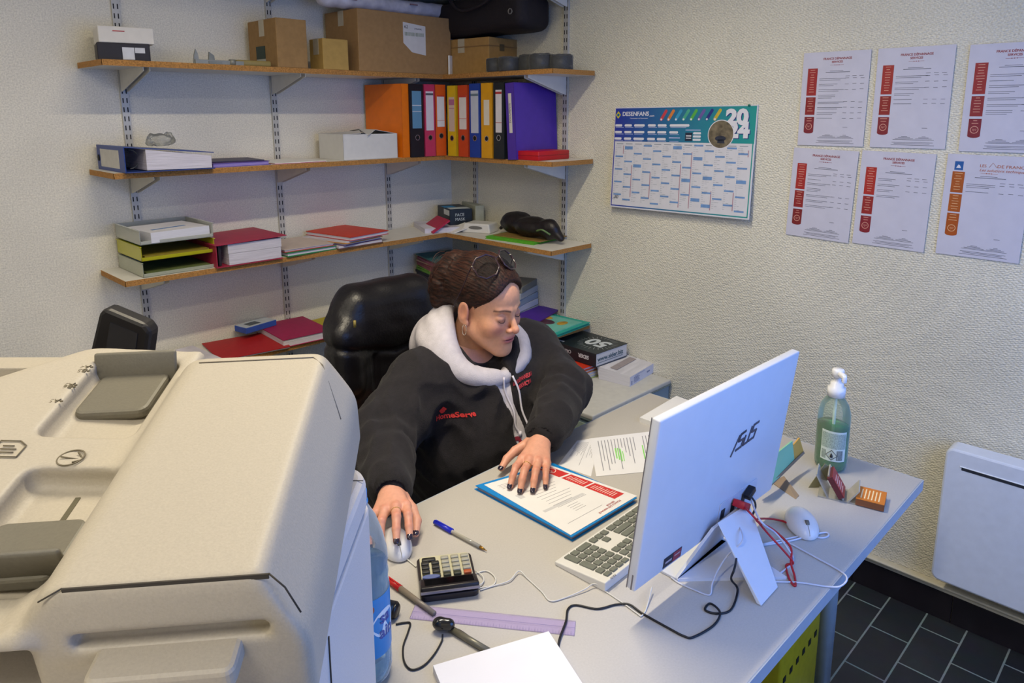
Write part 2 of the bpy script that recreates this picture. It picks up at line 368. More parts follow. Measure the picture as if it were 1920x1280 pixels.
for i, z in enumerate(S):
    x0 = -1.661 if i != 3 else -1.80
    t = thing('shelf', lw[i], 'shelf', (x0, 0, z))
    MB().b2((0, -D, -TH), (-x0-.001, -.013, 0)).build('board', white_lam, t)
    MB().b2((-.0012, -D-.0012, -TH), (-x0-D, -D, 0)).b2((-.0012, -D-.0012, -TH), (0, -.013, 0)).build('chipboard_edge', chip, t)
    for x in rail_x:
        if i == 4 and x > -.6: continue
        b = MB(); bracket(b, 0, x-x0, 0); b.build('bracket', white_lam, t)
    t = thing('shelf', rw[i], 'shelf', (0, -D, z))
    yy = -.93+D
    MB().b2((-D, yy, -TH), (-.013, -.0015, 0)).build('board', white_lam, t)
    MB().b2((-D-.0012, yy-.0012, -TH), (-D, -.0015, 0)).b2((-D-.0012, yy-.0012, -TH), (-.013, yy, 0)).build('chipboard_edge', chip, t)
    b = MB(); bracket(b, 1, rail_y[1]+D, 0); b.build('bracket', white_lam, t)
railm = pm('BDBBB4', .4, .03, metal=.1); dark = pm('17161A', .7)
def rail(label, ax, p, z0, z1):
    t = thing('shelf_rail', label, 'shelf rail', (p, 0, 0) if ax == 0 else (0, p, 0), 0 if ax == 0 else -PI/2, group='slotted wall rails')
    f = MB(); s_ = MB()
    f.b2((-.0125, -.011, z0), (.0125, -.0005, z1))
    z = z0+.02
    while z < z1-.02:
        for dx in (-.0065, .0065): s_.b2((dx-.0018, -.0118, z), (dx+.0018, -.011, z+.017))
        z += .032
    f.build('channel', railm, t); tag(s_.build('slots', dark, t), kind='stuff')
for k, x in enumerate(rail_x): rail(['slotted rail on the back wall behind the letter trays, leftmost of the rails', 'slotted rail on the back wall behind the first cardboard box, middle one', 'slotted rail on the back wall rising behind the left side of the binders'][k], 0, x, .45, 2.5)
for k, y in enumerate(rail_y): rail(['slotted rail on the right wall close to the room corner', 'slotted rail on the right wall near the shelf ends'][k], 1, y, .45, 2.5)
# ============================================================ SHELF CONTENTS
PAPER = pm('E4E2DE', .8, .05, 60)
PAGES = pm('CFCBD4', .8, .22, 8, .4, 8, stretch=(1, 1, 90))
card = pm('9C7A50', .85, .07, 55); card_d = pm('8A6A43', .85, .06, 55); tape_m = pm('B7AE98', .3, .05)
blk = pm('16151A', .45, .2); met = pm('8A8A80', .45, .1, metal=.35)
BZ = lambda x, y, z: (x, y, z)

def binder(name_label, loc, rz, w, color, lab='D8D4D0', lab_h=(.12, .27), lab_w=.75, hole=.085, stripe=None, h=.315, d=.258, tilt=0, texts=None, band=None):
    t = thing('ring_binder', name_label, 'binder', loc, group='upright ring binders', rot=(0, tilt, rz))
    c = pm(color, .38, .05, 30, .1, 300); q = .0025
    MB().b2((-w/2, 0, 0), (-w/2+q, d, h)).b2((w/2-q, 0, 0), (w/2, d, h)).b2((-w/2, 0, 0), (w/2, q, h)).build('cover', c, t, bevel=.001)
    MB().b2((-w/2+.006, .03, .008), (w/2-.006, d-.012, h-.018)).build('paper_block', pm('CFCBD4', .8, .22, 8, .4, 8, stretch=(90, 1, 1)), t)
    My = Matrix(((1, 0, 0, 0), (0, 0, -1, 0), (0, 1, 0, 0), (0, 0, 0, 1)))
    b = MB(); b.T = My
    if hole:
        b.disc((0, hole), .0125, 0, .0012, 20, .0095); b.build('finger_ring', pm('B8B4AE', .25, metal=.9), t)
        b = MB(); b.T = My; b.disc((0, hole), .0095, 0, .0005, 20); b.build('finger_hole', pm('0C0B0E', .8), t)
    if lab:
        b = MB(); b.T = My; b.rect(-w*lab_w/2, lab_h[0], w*lab_w/2, lab_h[1], 0, .0006); b.build('spine_label', pm(lab, .5, .03), t)
    if stripe:
        b = MB(); b.T = My
        for (z0, z1, col_) in stripe: b.rect(-w*lab_w/2, z0, w*lab_w/2, z1, .0006, .0003)
        b.build('label_print', pm(stripe[0][2], .5, .03), t)
    if texts:
        b = MB(); b.T = My
        for (s_, x, z, size, rot_) in texts: text_mb(b, s_, size, T3(x, z, .001, rot_), align='CENTER')
        b.build('label_lettering', pm(band or '3A3A40', .6), t)
    return t
z2 = S[1]
binder('orange binder at the left end of the upright row, its broad side showing', (-.484, -.270, z2), R(3), .040, 'E8760E', None, hole=None, d=.255)
t = binder('black binder with a blue spine label, second in the upright row', (-.427, -.277, z2), 0, .074, '1B1A20', '5E8FB0', (.125, .285), .68, .085, stripe=[(.222, .225, 'D8D8DC'), (.197, .199, 'D8D8DC')])
binder('pink binder with white spine label, next to the black one with blue label', (-.355, -.277, z2), 0, .062, 'C2385F', 'D9D3DB', (.115, .285), .68, .083, stripe=[(.268, .277, '55555E')])
binder('orange binder with white spine label, between the pink and the yellow binder', (-.292, -.277, z2), R(-3), .058, 'DB5A1B', 'E2DDD8', (.13, .268), .7, .09, stripe=[(.263, .268, 'C23A2A'), (.157, .1585, 'C23A2A')])
binder('yellow binder with patched paper label, in the corner of the row', (-.277, -.335, z2), -PI/2, .060, 'D8B41C', 'CDB6A6', (.11, .26), .62, .08, stripe=[(.225, .25, 'B06A8C'), (.21, .213, 'B04048')], h=.31)
binder('red-orange binder with white label, between the yellow and the blue binder', (-.277, -.410, z2), -PI/2, .066, 'C9481E', 'DED8D4', (.12, .265), .7, .083, stripe=[(.258, .265, 'C23A2A'), (.165, .1665, 'C23A2A')], h=.31)
binder('blue binder with tall pale label in the middle of the row', (-.277, -.487, z2), -PI/2, .070, '1B3F9C', 'BFC6D6', (.105, .285), .68, .083, stripe=[(.262, .272, '6C7F8C')])
binder('ochre yellow binder with narrow white label, right of the blue binder', (-.277, -.562, z2), -PI/2, .070, 'D69A12', 'DDD5C4', (.14, .245), .48, .083)
binder('black binder with red striped white label, left of the purple binder', (-.277, -.636, z2), -PI/2, .066, '1C2226', 'DAD6DA', (.11, .285), .55, .088, stripe=[(.268, .277, 'B03030'), (.15, .152, 'B03030')])
binder('purple binder at the right end of the row, its broad side showing', (-.278, -.716, z2), -PI/2+R(1), .050, '4B2F9E', 'D9D4CE', (.11, .27), .34, None, h=.312, d=.262, texts=[('DOCUMENTS', .003, .19, .013, PI/2)], tilt=R(-3))

def boxy(name, label, cat, loc, rz, dims, m, group=None, bev=.003):
    t = thing(name, label, cat, loc, rz, group); MB().box((0, 0, dims[2]/2), dims, None, bev).build('body', m, t); return t
z1 = S[0]
# dark box with white label, pale box on it
t = thing('small_carton', 'black small carton with white label at the left end of the top shelf', 'box', (-1.555, -.135, z1), R(-13))
MB().box((0, 0, .029), (.155, .13, .058), None, .002).build('body', pm('1A151C', .5, .2), t)
MB().b2((-.005, -.0665, .006), (.03, -.065, .045)).b2((.032, -.0665, .028), (.062, -.065, .045)).build('shipping_label', pm('C8CAD0', .6), t)
t = thing('small_carton', 'white flat carton lying on the black small carton', 'box', (-1.545, -.13, z1+.0585), R(-10))
MB().box((0, 0, .026), (.165, .135, .052), None, .002).build('body', pm('D6D2CA', .6, .03), t)
MB().b2((-.04, -.069, .036), (-.005, -.0675, .039)).build('red_print', pm('B03A38', .6), t)
# calliper
t = thing('caliper', 'grey metal slide caliper lying on the top shelf', 'caliper', (-1.36, -.245, z1), R(-3))
MB().b2((0, -.006, .0), (.17, .002, .015)).build('beam', met, t, bevel=.001)
MB().prism([(-.004, -.004), (.016, -.004), (.016, .012), (.012, .036), (.006, .05), (0, .03)], .001, .008, Matrix(((1, 0, 0, 0), (0, 0, 1, 0), (0, 1, 0, 0), (0, 0, 0, 1)))).build('fixed_jaw', met, t)
MB().b2((.045, -.01, 0), (.09, .012, .011)).prism([(.045, 0), (.07, 0), (.066, .03), (.05, .042)], -.004, .004, Matrix(((1, 0, 0, 0), (0, 0, 1, 0), (0, 1, 0, 0), (0, 0, 0, 1)))).build('slider', pm('7B7C72', .45, .1, metal=.3), t)
MB().cyl((.13, 0, .001), (.13, 0, .02), .012, 12).build('thumb_wheel', met, t)
t = thing('pencil_case', 'flat olive yellow case between the caliper and the cardboard box', 'case', (-1.15, -.235, z1), R(-3))
MB().box((0, 0, .010), (.13, .05, .020), None, .006, 3).build('shell', pm('8A7A45', .5), t)
# cardboard boxes
def carton(label, loc, rz, d, m, extras=None, open_=False):
    t = thing('cardboard_box', label, 'box', loc, rz, 'cardboard boxes on the top shelf')
    MB().box((0, 0, d[2]/2), d, None, .002).build('body', m, t)
    MB().b2((-d[0]/2-.001, -.02, d[2]-.06), (-d[0]/2, .02, d[2]-.001)).b2((-d[0]/2, -.02, d[2]), (d[0]/2, .02, d[2]+.0006)).build('packing_tape', tape_m, t)
    MB().b2((-d[0]/2+.004, -.0012, d[2]), (d[0]/2-.004, .0012, d[2]+.0008)).build('flap_seam', card_d, t)
    return t
t = carton('medium upright cardboard box with dark square label, leftmost of the cardboard boxes', (-1.0, -.155, z1), 0, (.125, .225, .178), pm('97764A', .85, .08, 50))
MB().b2((-.0640, -.02, .01), (-.0627, .05, .035)).build('label', pm('A8A89E', .6), t)
MB().b2((-.0645, -.02, .035), (-.0629, .05, .082)).build('dark_print', pm('20352C', .5), t)
carton('small tan cardboard box in front of the big cardboard box', (-.812, -.215, z1), 0, (.115, .10, .118), pm('B1904F', .85, .06, 50))
t = carton('big cardboard box with white address label numbered 62', (-.462, -.145, z1), 0, (.49, .245, .245), card)
MB().prism([(.045, .083), (.045+.075, .083-.01), (.12, .195), (.0, .205), (.0, .12)], 0, .001, Matrix(((1, 0, 0, -.02), (0, 0, -1, -.1225), (0, 1, 0, .005), (0, 0, 0, 1)))).build('address_label', pm('D2CFCC', .6, .03), t)
b = MB(); b.T = Matrix(((1, 0, 0, -.02), (0, 0, -1, -.1237), (0, 1, 0, .005), (0, 0, 0, 1)))
text_mb(b, '62', .02, T3(.006, .18)); text_mb(b, 'DYNAMIC', .009, T3(.06, .178)); b.build('label_lettering', pm('3A3638', .6), t)
b = MB(); b.T = Matrix(((1, 0, 0, -.02), (0, 0, -1, -.1236), (0, 1, 0, .005), (0, 0, 0, 1)))
for k in range(14): b.rect(.008+k*.0075, .15, .008+k*.0075+.004, .165)
b.build('barcode', pm('8D9880', .6), t)
t = carton('cardboard box with folded lid under the black bag', (-.105, -.315, z1), R(5), (.20, .33, .155), pm('A37F4B', .85, .07, 50))
MB().b2((-.03, -.168, .10), (.0, -.1655, .128)).build('printed_mark', pm('5E5138', .7), t)
MB().b2((-.103, -.168, .118), (.102, -.1655, .121)).b2((-.1035, -.167, .118), (-.1015, .166, .121)).build('lid_seam', card_d, t)
t = thing('paper_sheaf', 'white sheaf of paper wedged upright beside the big cardboard box', 'papers', (-.209, -.262, z1), R(28))
MB().b2((-.035, -.004, 0), (.035, .004, .085), .001).build('sheets', PAPER, t)
t = thing('small_carton', 'pale little carton on the lidded box beneath the black bag', 'box', (-.16, -.19, z1+.158), R(20))
MB().box((0, 0, .02), (.06, .05, .04), None, .002).build('body', pm('B7A88C', .6), t)
MB().b2((-.031, -.026, 0), (-.018, .026, .041)).build('white_end', pm('DCD8D0', .6), t)
# wrapped roll
def wrapf(P):
    d = cap(P, (-.30, 0, .036), (.30, 0, .036), .033)
    return d+vnoise(P, 70, 3)*.003+vnoise(P, 25, 4)*.003
t = thing('wrapped_roll', 'long plastic wrapped white roll lying on the big cardboard box', 'roll', (-.50, -.175, z1+.247))
geo_obj('film', [sdf_geo(wrapf, (-.38, -.06, -.02), (.40, .06, .1), .006)], pm('C6C3CC', .18, .18, 22, .5, 30, coat=.5), t)
MB().b2((-.2, -.041, .035), (-.17, -.036, .04)).b2((.1, -.043, .045), (.14, -.038, .05)).build('printed_marks', pm('8C6A70', .5), t)
# black bag
def bagf(P):
    d = rbx(P, (0, 0, .083), (.10, .32, .080), .045)
    d = smax(d, (P[:, 2]-.145-.02*np.sin((P[:, 1]+.35)*4)), .04)
    return d+vnoise(P, 18, 8)*.008
t = thing('travel_bag', 'soft black bag with a silver ring lying on the lidded box under the topmost shelf', 'bag', (-.13, -.40, z1+.165))
geo_obj('fabric', [sdf_geo(bagf, (-.16, -.40, -.03), (.16, .40, .22), .009)], pm('191319', .75, .15, 60, .3, 200), t)
b = MB(); b.T = Matrix.Translation((-.121, -.28, .07)) @ Matrix.Rotation(-PI/2, 4, 'Y'); b.disc((0, 0), .012, 0, .003, 20, .0085); b.build('ring', pm('A8A49E', .3, metal=.8), t)
b = MB(); b.tube(bez([(-.118, .1, .15), (-.125, .02, .10), (-.122, -.1, .11), (-.12, -.2, .15)]), .006, 8); b.build('strap', pm('1F181E', .6), t)
# tape rolls
rollm = pm('1E2024', .45, .15)
for k, (x, y, r, h_) in enumerate(((-.235, -.575, .036, .05), (-.235, -.655, .040, .052), (-.18, -.722, .043, .06), (-.20, -.802, .045, .058), (-.165, -.882, .043, .052))):
    t = thing('tape_roll', ['dark tape roll in clear film touching the cardboard box, first of five in the row', 'dark tape roll in clear film, second from the cardboard box', 'dark tape roll in crumpled clear film, middle of the row of five', 'dark tape roll in clear film, tallest one near the shelf end', 'dark tape roll in clear film, last one at the shelf end'][k], 'tape roll', (x, y, z1), 0, 'wrapped tape rolls at the shelf end')
    b = MB(); prof = [(r*.42, 0), (r, 0), (r, h_), (r*.42, h_)]; b.lathe(prof+[prof[0]], 28, cap=False); b.build('tape', rollm, t)
    MB().lathe([(r*.36, .001), (r*.42, .001), (r*.42, h_-.001), (r*.36, h_-.001), (r*.36, .001)], 24, cap=False).build('core', card_d, t)
    rs = np.random.RandomState(k)
    def ff(P, r=r, h_=h_, k=k): return np.abs(smax(np.linalg.norm(P[:, :2], axis=1)-(r+.004), np.abs(P[:, 2]-h_/2-.002)-h_/2-.003, .008)+vnoise(P, 110, k)*.0022)-.0004
    v, f = sdf_geo(lambda P: smax(np.linalg.norm(P[:, :2], axis=1)-(r+.004), np.abs(P[:, 2]-h_/2-.003)-h_/2-.004, .008)+vnoise(P, 120, k)*.002, (-r-.012, -r-.012, -.01), (r+.012, r+.012, h_+.016), .004)
    v[:, 2] = np.maximum(v[:, 2], .0006)
    geo_obj('plastic_film', [(v, f)], clear_mat('C8CACC', .93, .06), t)

# ------------ shelf at eye height
t = thing('ring_binder', 'blue ring binder lying flat at the left end of the shelf with its paper showing', 'binder', (-1.60, -.295, z2), 0)
c = pm('23408A', .4, .06, 30); hh = .082
def slab(b, x0, x1, y0, y1, za, zb, zc, zd, th=.0028):
    """tilted board: height za at x0, zc at x1"""
    b.add([(x0, y0, za), (x1, y0, zc), (x1, y1, zc), (x0, y1, za), (x0, y0, za+th), (x1, y0, zc+th), (x1, y1, zc+th), (x0, y1, za+th)], [(3, 2, 1, 0), (4, 5, 6, 7), (0, 1, 5, 4), (1, 2, 6, 5), (2, 3, 7, 6), (3, 0, 4, 7)]); return b
b = MB(); slab(b, -.03, .26, 0, .28, 0, 0, 0, 0); slab(b, -.03, .26, 0, .28, hh, 0, .055, 0); b.b2((-.033, 0, 0), (-.030, .28, hh+.003)); b.build('cover', c, t, bevel=.001)
b = MB(); slab(b, .02, .245, .003, .27, .004, 0, .004, 0, .0001); b.v = []; b.f = []; b.smooth = []
b.add([(.035, .004, .006), (.25, .002, .004), (.25, .27, .004), (.035, .27, .006), (.035, .004, .074), (.25, .002, .046), (.25, .27, .046), (.035, .27, .074)], [(3, 2, 1, 0), (4, 5, 6, 7), (0, 1, 5, 4), (1, 2, 6, 5), (2, 3, 7, 6), (3, 0, 4, 7)])
b.build('paper_block', PAGES, t)
MB().b2((-.0342, .05, .012), (-.0332, .24, .072)).build('spine_label', pm('C4C2BE', .6), t)
b = MB(); b.T = Matrix.Translation((-.034, .262, .04)) @ Matrix.Rotation(-PI/2, 4, 'Y'); b.disc((0, 0), .011, 0, .001, 16); b.build('finger_hole', pm('0D0D14', .8), t)
b = MB()
for yy in (.09, .17): b.tube([Vector((.01+.03*math.sin(a), yy, .04-.032*math.cos(a))) for a in [PI*k/8 for k in range(9)]], .002, 6)
b.build('rings', met, t)
v, f = sdf_geo(lambda P: ell(P, (0, 0, .018), (.048, .04, .022))+vnoise(P, 95, 2)*.013+vnoise(P, 220, 5)*.005, (-.09, -.08, -.02), (.09, .08, .09), .004); v[:, 2] = np.maximum(v[:, 2], 0)
t = thing('plastic_bag', 'crumpled clear plastic bag resting on the lying blue binder', 'bag', (-1.47, -.17, z2+.08)); geo_obj('film', [(v, f)], clear_mat('D5D5CE', .86, .08), t)
t = thing('document_folder', 'thin dark purple folder with papers next to the lying blue binder', 'folder', (-1.335, -.262, z2), R(2))
MB().b2((0, 0, 0), (.225, .25, .002)).b2((0, 0, .014), (.222, .25, .0155)).build('cover', pm('5B3F86', .5), t); MB().b2((.004, .003, .002), (.218, .245, .014)).build('papers', pm('8F7FC0', .8, .2, 8, stretch=(1, 1, 90)), t)
t = thing('document_folder', 'dark tabbed sleeve lying on top of the thin purple folder', 'folder', (-1.33, -.22, z2+.0165), R(-8)); MB().b2((0, 0, 0), (.20, .2, .003)).build('sleeve', pm('37304C', .5), t)
t = thing('document_folder', 'very thin red edged sheet folder in the middle of the eye height shelf', 'folder', (-1.095, -.255, z2), R(-2))
MB().b2((0, 0, 0), (.215, .25, .002)).build('cover', pm('A03048', .5), t); MB().b2((.002, .002, .002), (.22, .24, .0045)).build('papers', PAPER, t)
# open white carton
t = thing('white_carton', 'open white carton with bent flaps beside the orange binder', 'box', (-.655, -.158, z2), R(-2))
b = MB(); w_, d_, h_ = .265, .20, .105
for lo, hi in (((-w_/2, -d_/2, 0), (w_/2, d_/2, .002)), ((-w_/2, -d_/2, 0), (w_/2, -d_/2+.002, h_)), ((-w_/2, d_/2-.002, 0), (w_/2, d_/2, h_)), ((-w_/2, -d_/2, 0), (-w_/2+.002, d_/2, h_)), ((w_/2-.002, -d_/2, 0), (w_/2, d_/2, h_))): b.b2(lo, hi)
b.build('body', pm('D3D2CE', .65, .03), t)
b = MB()
b.add([(-w_/2, -d_/2, h_), (-w_/2, d_/2, h_), (.0, d_/2-.02, h_+.004), (-.01, -.03, h_+.014), (-.04, -d_/2+.01, h_+.002)], [(0, 4, 3, 2, 1), ])
b.add([(w_/2, -d_/2, h_), (w_/2, d_/2, h_), (.02, d_/2, h_+.012), (.005, 0, h_+.02), (-.02, -d_/2-.012, h_-.006), (.03, -d_/2+.01, h_+.018)], [(0, 1, 2, 3, 5), (5, 3, 4)])
o = b.build('flap', pm('C4C4C2', .65, .03), t); md = o.modifiers.new('s', 'SOLIDIFY'); md.thickness = .0018
# red flat box
t = thing('flat_case', 'flat bright red case lying in front of the purple binder', 'case', (-.165, -.79, z2), R(2))
MB().box((0, 0, .019), (.20, .115, .038), None, .004, 2).build('shell', pm('B8121F', .4, .05), t)
MB().b2((-.1012, -.0585, .020), (.1012, .0585, .0212)).build('lid_seam', pm('7E0C18', .4), t)

# ------------ shelf with the letter trays
z3 = S[2]
def tray(label, z, m):
    t = thing('letter_tray', label, 'letter tray', (-1.475, -.135, z), 0, 'stacked letter trays')
    b = MB(); w_, d_, h_ = .25, .245, .05
    b.b2((-w_/2, -d_/2, 0), (w_/2, d_/2, .0025)).b2((-w_/2, -d_/2, 0), (-w_/2+.0025, d_/2, h_)).b2((w_/2-.0025, -d_/2, 0), (w_/2, d_/2, h_)).b2((-w_/2, d_/2-.0025, 0), (w_/2, d_/2, h_))
    b.b2((-w_/2, -d_/2, 0), (w_/2, -d_/2+.0025, .013)).b2((-w_/2-.004, -d_/2-.002, h_-.002), (-w_/2+.003, d_/2, h_+.001)).b2((w_/2-.003, -d_/2-.002, h_-.002), (w_/2+.004, d_/2, h_+.001))
    b.build('tray', m, t, bevel=.0008); return t
tray('smoky clear letter tray at the bottom of the stack of three', z3, clear_mat('B8BCA8', .35, .15))
tray('yellow green tinted letter tray in the middle of the stack of three', z3+.056, clear_mat('C2BE2A', .30, .15))
tray('clear letter tray on top of the stack of three, papers in it', z3+.112, clear_mat('C9CCC4', .45, .15))
def sheets(label, name, loc, rz, d, m=None, group=None, cat='papers'):
    t = thing(name, label, cat, loc, rz, group); MB().box((0, 0, d[2]/2), d).build('sheets', m or PAPER, t); return t
sheets('dark green papers in the lowest letter tray', 'paper_stack', (-1.475, -.135, z3+.0035), 0, (.22, .22, .010), pm('5E6A3A', .7, .15))
sheets('mustard papers in the middle letter tray', 'paper_stack', (-1.475, -.135, z3+.0595), 0, (.22, .22, .012), pm('8A7A22', .7, .15))
t = sheets('white leaflets with a blue stripe on the top letter tray', 'leaflet_stack', (-1.47, -.15, z3+.1155), R(6), (.21, .20, .036), pm('D6D6DE', .7, .08, 8, stretch=(1, 1, 90)))
MB().box((-.01, -.03, .0363), (.13, .012, .0005), Euler((0, 0, R(8)))).build('blue_stripe', pm('2F6FB0', .5), t)
# pink binder lying
t = thing('ring_binder', 'thick red pink binder lying flat between the letter trays and the green folder', 'binder', (-1.355, -.285, z3), R(0))
c = pm('A52A45', .5, .07, 30)
b = MB(); slab(b, 0, .255, 0, .265, 0, 0, 0, 0); b.b2((-.003, 0, 0), (0, .27, .082)); slab(b, -.008, .272, -.006, .272, .082, 0, .088, 0); b.build('cover', c, t)
MB().b2((.045, .004, .004), (.25, .26, .0455)).b2((.043, .003, .0465), (.252, .26, .081)).build('paper_block', PAGES, t)
MB().b2((.01, .01, .006), (.02, .26, .078)).build('mechanism', pm('2A1C20', .5), t)
def foldr(name, label, loc, rz, w_, d_, layers, group=None, rot=None):
    """pile of thin folders as ONE folder thing: list of (colour, thickness)"""
    t = thing(name, label, 'folder', loc, rz, group, rot); z = 0
    for k, (colr, th, nm) in enumerate(layers):
        jx, jy = (0, 0) if nm == 'cover' else (.003, .004)
        MB().b2((-w_/2+jx, -d_/2+jy, z), (w_/2-jx, d_/2-jy, z+th)).build(nm, pm(colr, .55, .06) if nm == 'cover' else (PAGES if colr == 'P' else pm(colr, .7)), t); z += th
    return t, z
foldr('document_folder', 'green folder under the pale red one on the tray shelf', (-.972, -.155, z3), R(3), .225, .24, [('2A7F46', .004, 'cover'), ('P', .010, 'papers'), ('2A7F46', .003, 'cover')])
foldr('document_folder', 'pale red document wallet with clear sleeve lying on the green folder', (-.975, -.15, z3+.0175), R(0), .22, .24, [('B24A48', .003, 'cover'), ('P', .006, 'papers'), ('C7B9B0', .002, 'cover')])
foldr('document_folder', 'brown folder at the bottom of the pile beside the green folder', (-.745, -.155, z3), R(2), .225, .25, [('6E4A3C', .004, 'cover'), ('P', .008, 'papers')])
foldr('document_folder', 'purple folder in the pile under the orange red one', (-.745, -.15, z3+.0125), R(10), .21, .25, [('5A3A78', .003, 'cover'), ('P', .006, 'papers')])
foldr('document_folder', 'amber folder in the pile, directly under the orange red one', (-.75, -.15, z3+.022), R(14), .22, .26, [('C98A28', .003, 'cover'), ('P', .007, 'papers')])
foldr('document_folder', 'orange red folder on top of the pile on the tray shelf', (-.725, -.15, z3+.033), R(10), .22, .28, [('B8281A', .002, 'cover'), ('P', .012, 'papers'), ('C93A1C', .003, 'cover')])
# corner things
sheets('white papers under the pink leaflets in the shelf corner', 'paper_stack', (-.21, -.15, z3), R(-25), (.20, .24, .022), PAGES)
t = thing('leaflet_stack', 'pink red leaflets leaning on the white papers in the shelf corner', 'leaflets', (-.30, -.17, z3+.0), R(-20), rot=(R(0), R(-32), R(-20)))
MB().b2((.0, -.085, 0), (.10, .085, .008)).build('sheets', pm('B02040', .5), t)
t = thing('mask_box', 'black and white face mask box with a blue spot, in the shelf corner', 'box', (-.115, -.155, z3+.0225), R(-22))
MB().box((0, 0, .038), (.115, .19, .076), None, .002).build('body', pm('20272C', .45, .15), t)
MB().b2((-.058, -.02, .0762), (.0, .04, .0768)).build('blue_spot', pm('2D86B8', .5), t)
MB().b2((-.05, -.088, .0762), (.05, -.03, .0768)).b2((-.0585, -.09, .045), (-.0575, -.01, .07)).build('white_print', pm('C9D0CC', .5), t)
b = MB(); b.T = Matrix(((1, 0, 0, 0), (0, 0, -1, -.0956), (0, 1, 0, 0), (0, 0, 0, 1))); text_mb(b, 'FACE', .02, T3(-.03, .042)); text_mb(b, 'MASK', .02, T3(-.03, .02)); b.build('lettering', pm('C9D0CC', .5), t)
t = thing('small_carton', 'pale green carton standing behind the face mask box', 'box', (-.045, -.19, z3), R(-22)); MB().box((.018, .01, .055), (.045, .20, .11), None, .002).build('body', pm('A9AB97', .6, .08), t)
# white plastic tray
t = thing('plastic_holder', 'white plastic desk holder with oval opening on the corner shelf', 'holder', (-.135, -.36, z3), R(-68))
b = MB(); b.prism([(-.075, 0), (.075, 0), (.068, .045), (-.06, .045)], -.05, .05, Matrix(((1, 0, 0, 0), (0, 0, -1, 0), (0, 1, 0, 0), (0, 0, 0, 1)))); b.build('body', pm('DAD8D0', .45, .03), t, bevel=.006)
b = MB(); b.T = Matrix(((1, 0, 0, 0), (0, 0, -1, -.0508), (0, 1, 0, .026), (0, 0, 0, 1))); b.prism([(.035*math.cos(a), .008*math.sin(a)) for a in [2*PI*k/20 for k in range(20)]], 0, .001); b.build('opening', pm('6F6E68', .7), t)
t = thing('paper_sheaf', 'white folded paper propped against the white desk holder', 'papers', (-.235, -.262, z3), R(-60), rot=(R(12), R(-20), R(-40)))
MB().b2((0, -.04, 0), (.08, .04, .004)).build('sheets', PAPER, t)
foldr('document_folder', 'lime green folder under the brown one beneath the black case', (-.135, -.64, z3), R(-84), .27, .20, [('4FA023', .003, 'cover'), ('6FC030', .006, 'papers'), ('58B028', .002, 'cover')])
foldr('document_folder', 'tan brown folder on the lime green one beneath the black pouch', (-.11, -.66, z3+.0115), R(-86), .27, .19, [('8C6F3A', .004, 'cover')])
def blobf(P):
    d = ell(P, (0, .13, .045), (.055, .09, .05)); d = smin(d, ell(P, (-.035, .0, .045), (.055, .105, .042)), .02)
    d = smin(d, ell(P, (-.04, -.10, .045), (.04, .05, .045)), .02); d = smin(d, cap(P, (-.045, -.125, .045), (-.035, -.165, .012), .022, .014), .015); d = smin(d, cap(P, (.02, .19, .05), (.0, .235, .01), .02, .01), .02)
    return d+vnoise(P, 45, 11)*.006+vnoise(P, 110, 12)*.0018
v, f = sdf_geo(blobf, (-.12, -.2, -.02), (.09, .27, .12), .0045); v[:, 2] = np.maximum(v[:, 2], 0)
t = thing('fabric_case', 'lumpy black leather pouch lying on the green and brown folders by the right wall', 'pouch', (-.10, -.70, z3+.016))
geo_obj('leather', [(v, f)], pm('1B1617', .42, .25, 60, .4, 90), t)
b = MB(); b.tube(bez([(-.075, -.14, .03), (-.095, -.11, .05), (-.085, -.07, .04)]), .004, 6); b.build('buckle', pm('5F7A4A', .4), t)

# ------------ lowest shelf
z4 = S[3]
foldr('document_folder', 'red folder with white margin on the lowest shelf beside the magenta one', (-1.215, -.155, z4), R(-8), .27, .25, [('P', .005, 'papers'), ('A91D20', .003, 'cover')])
foldr('document_folder', 'magenta folder stuffed with white papers on the lowest shelf', (-1.005, -.15, z4), R(-4), .21, .27, [('B02A60', .002, 'cover'), ('P', .028, 'papers'), ('9C1F52', .003, 'cover')])
t = thing('phone_box', 'small blue and white phone box lying on the red and magenta folders', 'box', (-1.12, -.05, z4+.0335), R(12))
MB().box((0, 0, .012), (.15, .075, .024), None, .001).build('body', pm('2F55B0', .5, .1), t); MB().b2((-.073, -.036, .024), (.073, .036, .0246)).build('lid', pm('B9C2CC', .5, .1), t); MB().b2((-.045, -.02, .0246), (.01, .02, .025)).build('picture', pm('4A5560', .5, .3), t)
foldr('document_folder', 'yellow folder on the lowest shelf partly behind the chair', (-.755, -.15, z4), R(3), .25, .26, [('B5A51E', .006, 'cover')])
foldr('document_folder', 'teal backed folder of white sheets at the left of the lowest shelf', (-1.50, -.16, z4), R(4), .27, .24, [('2E6A72', .004, 'cover'), ('P', .012, 'papers')])
sheets('loose white sheets at the left end of the lowest shelf', 'paper_stack', (-1.66, -.15, z4+.001), R(10), (.22, .24, .02))
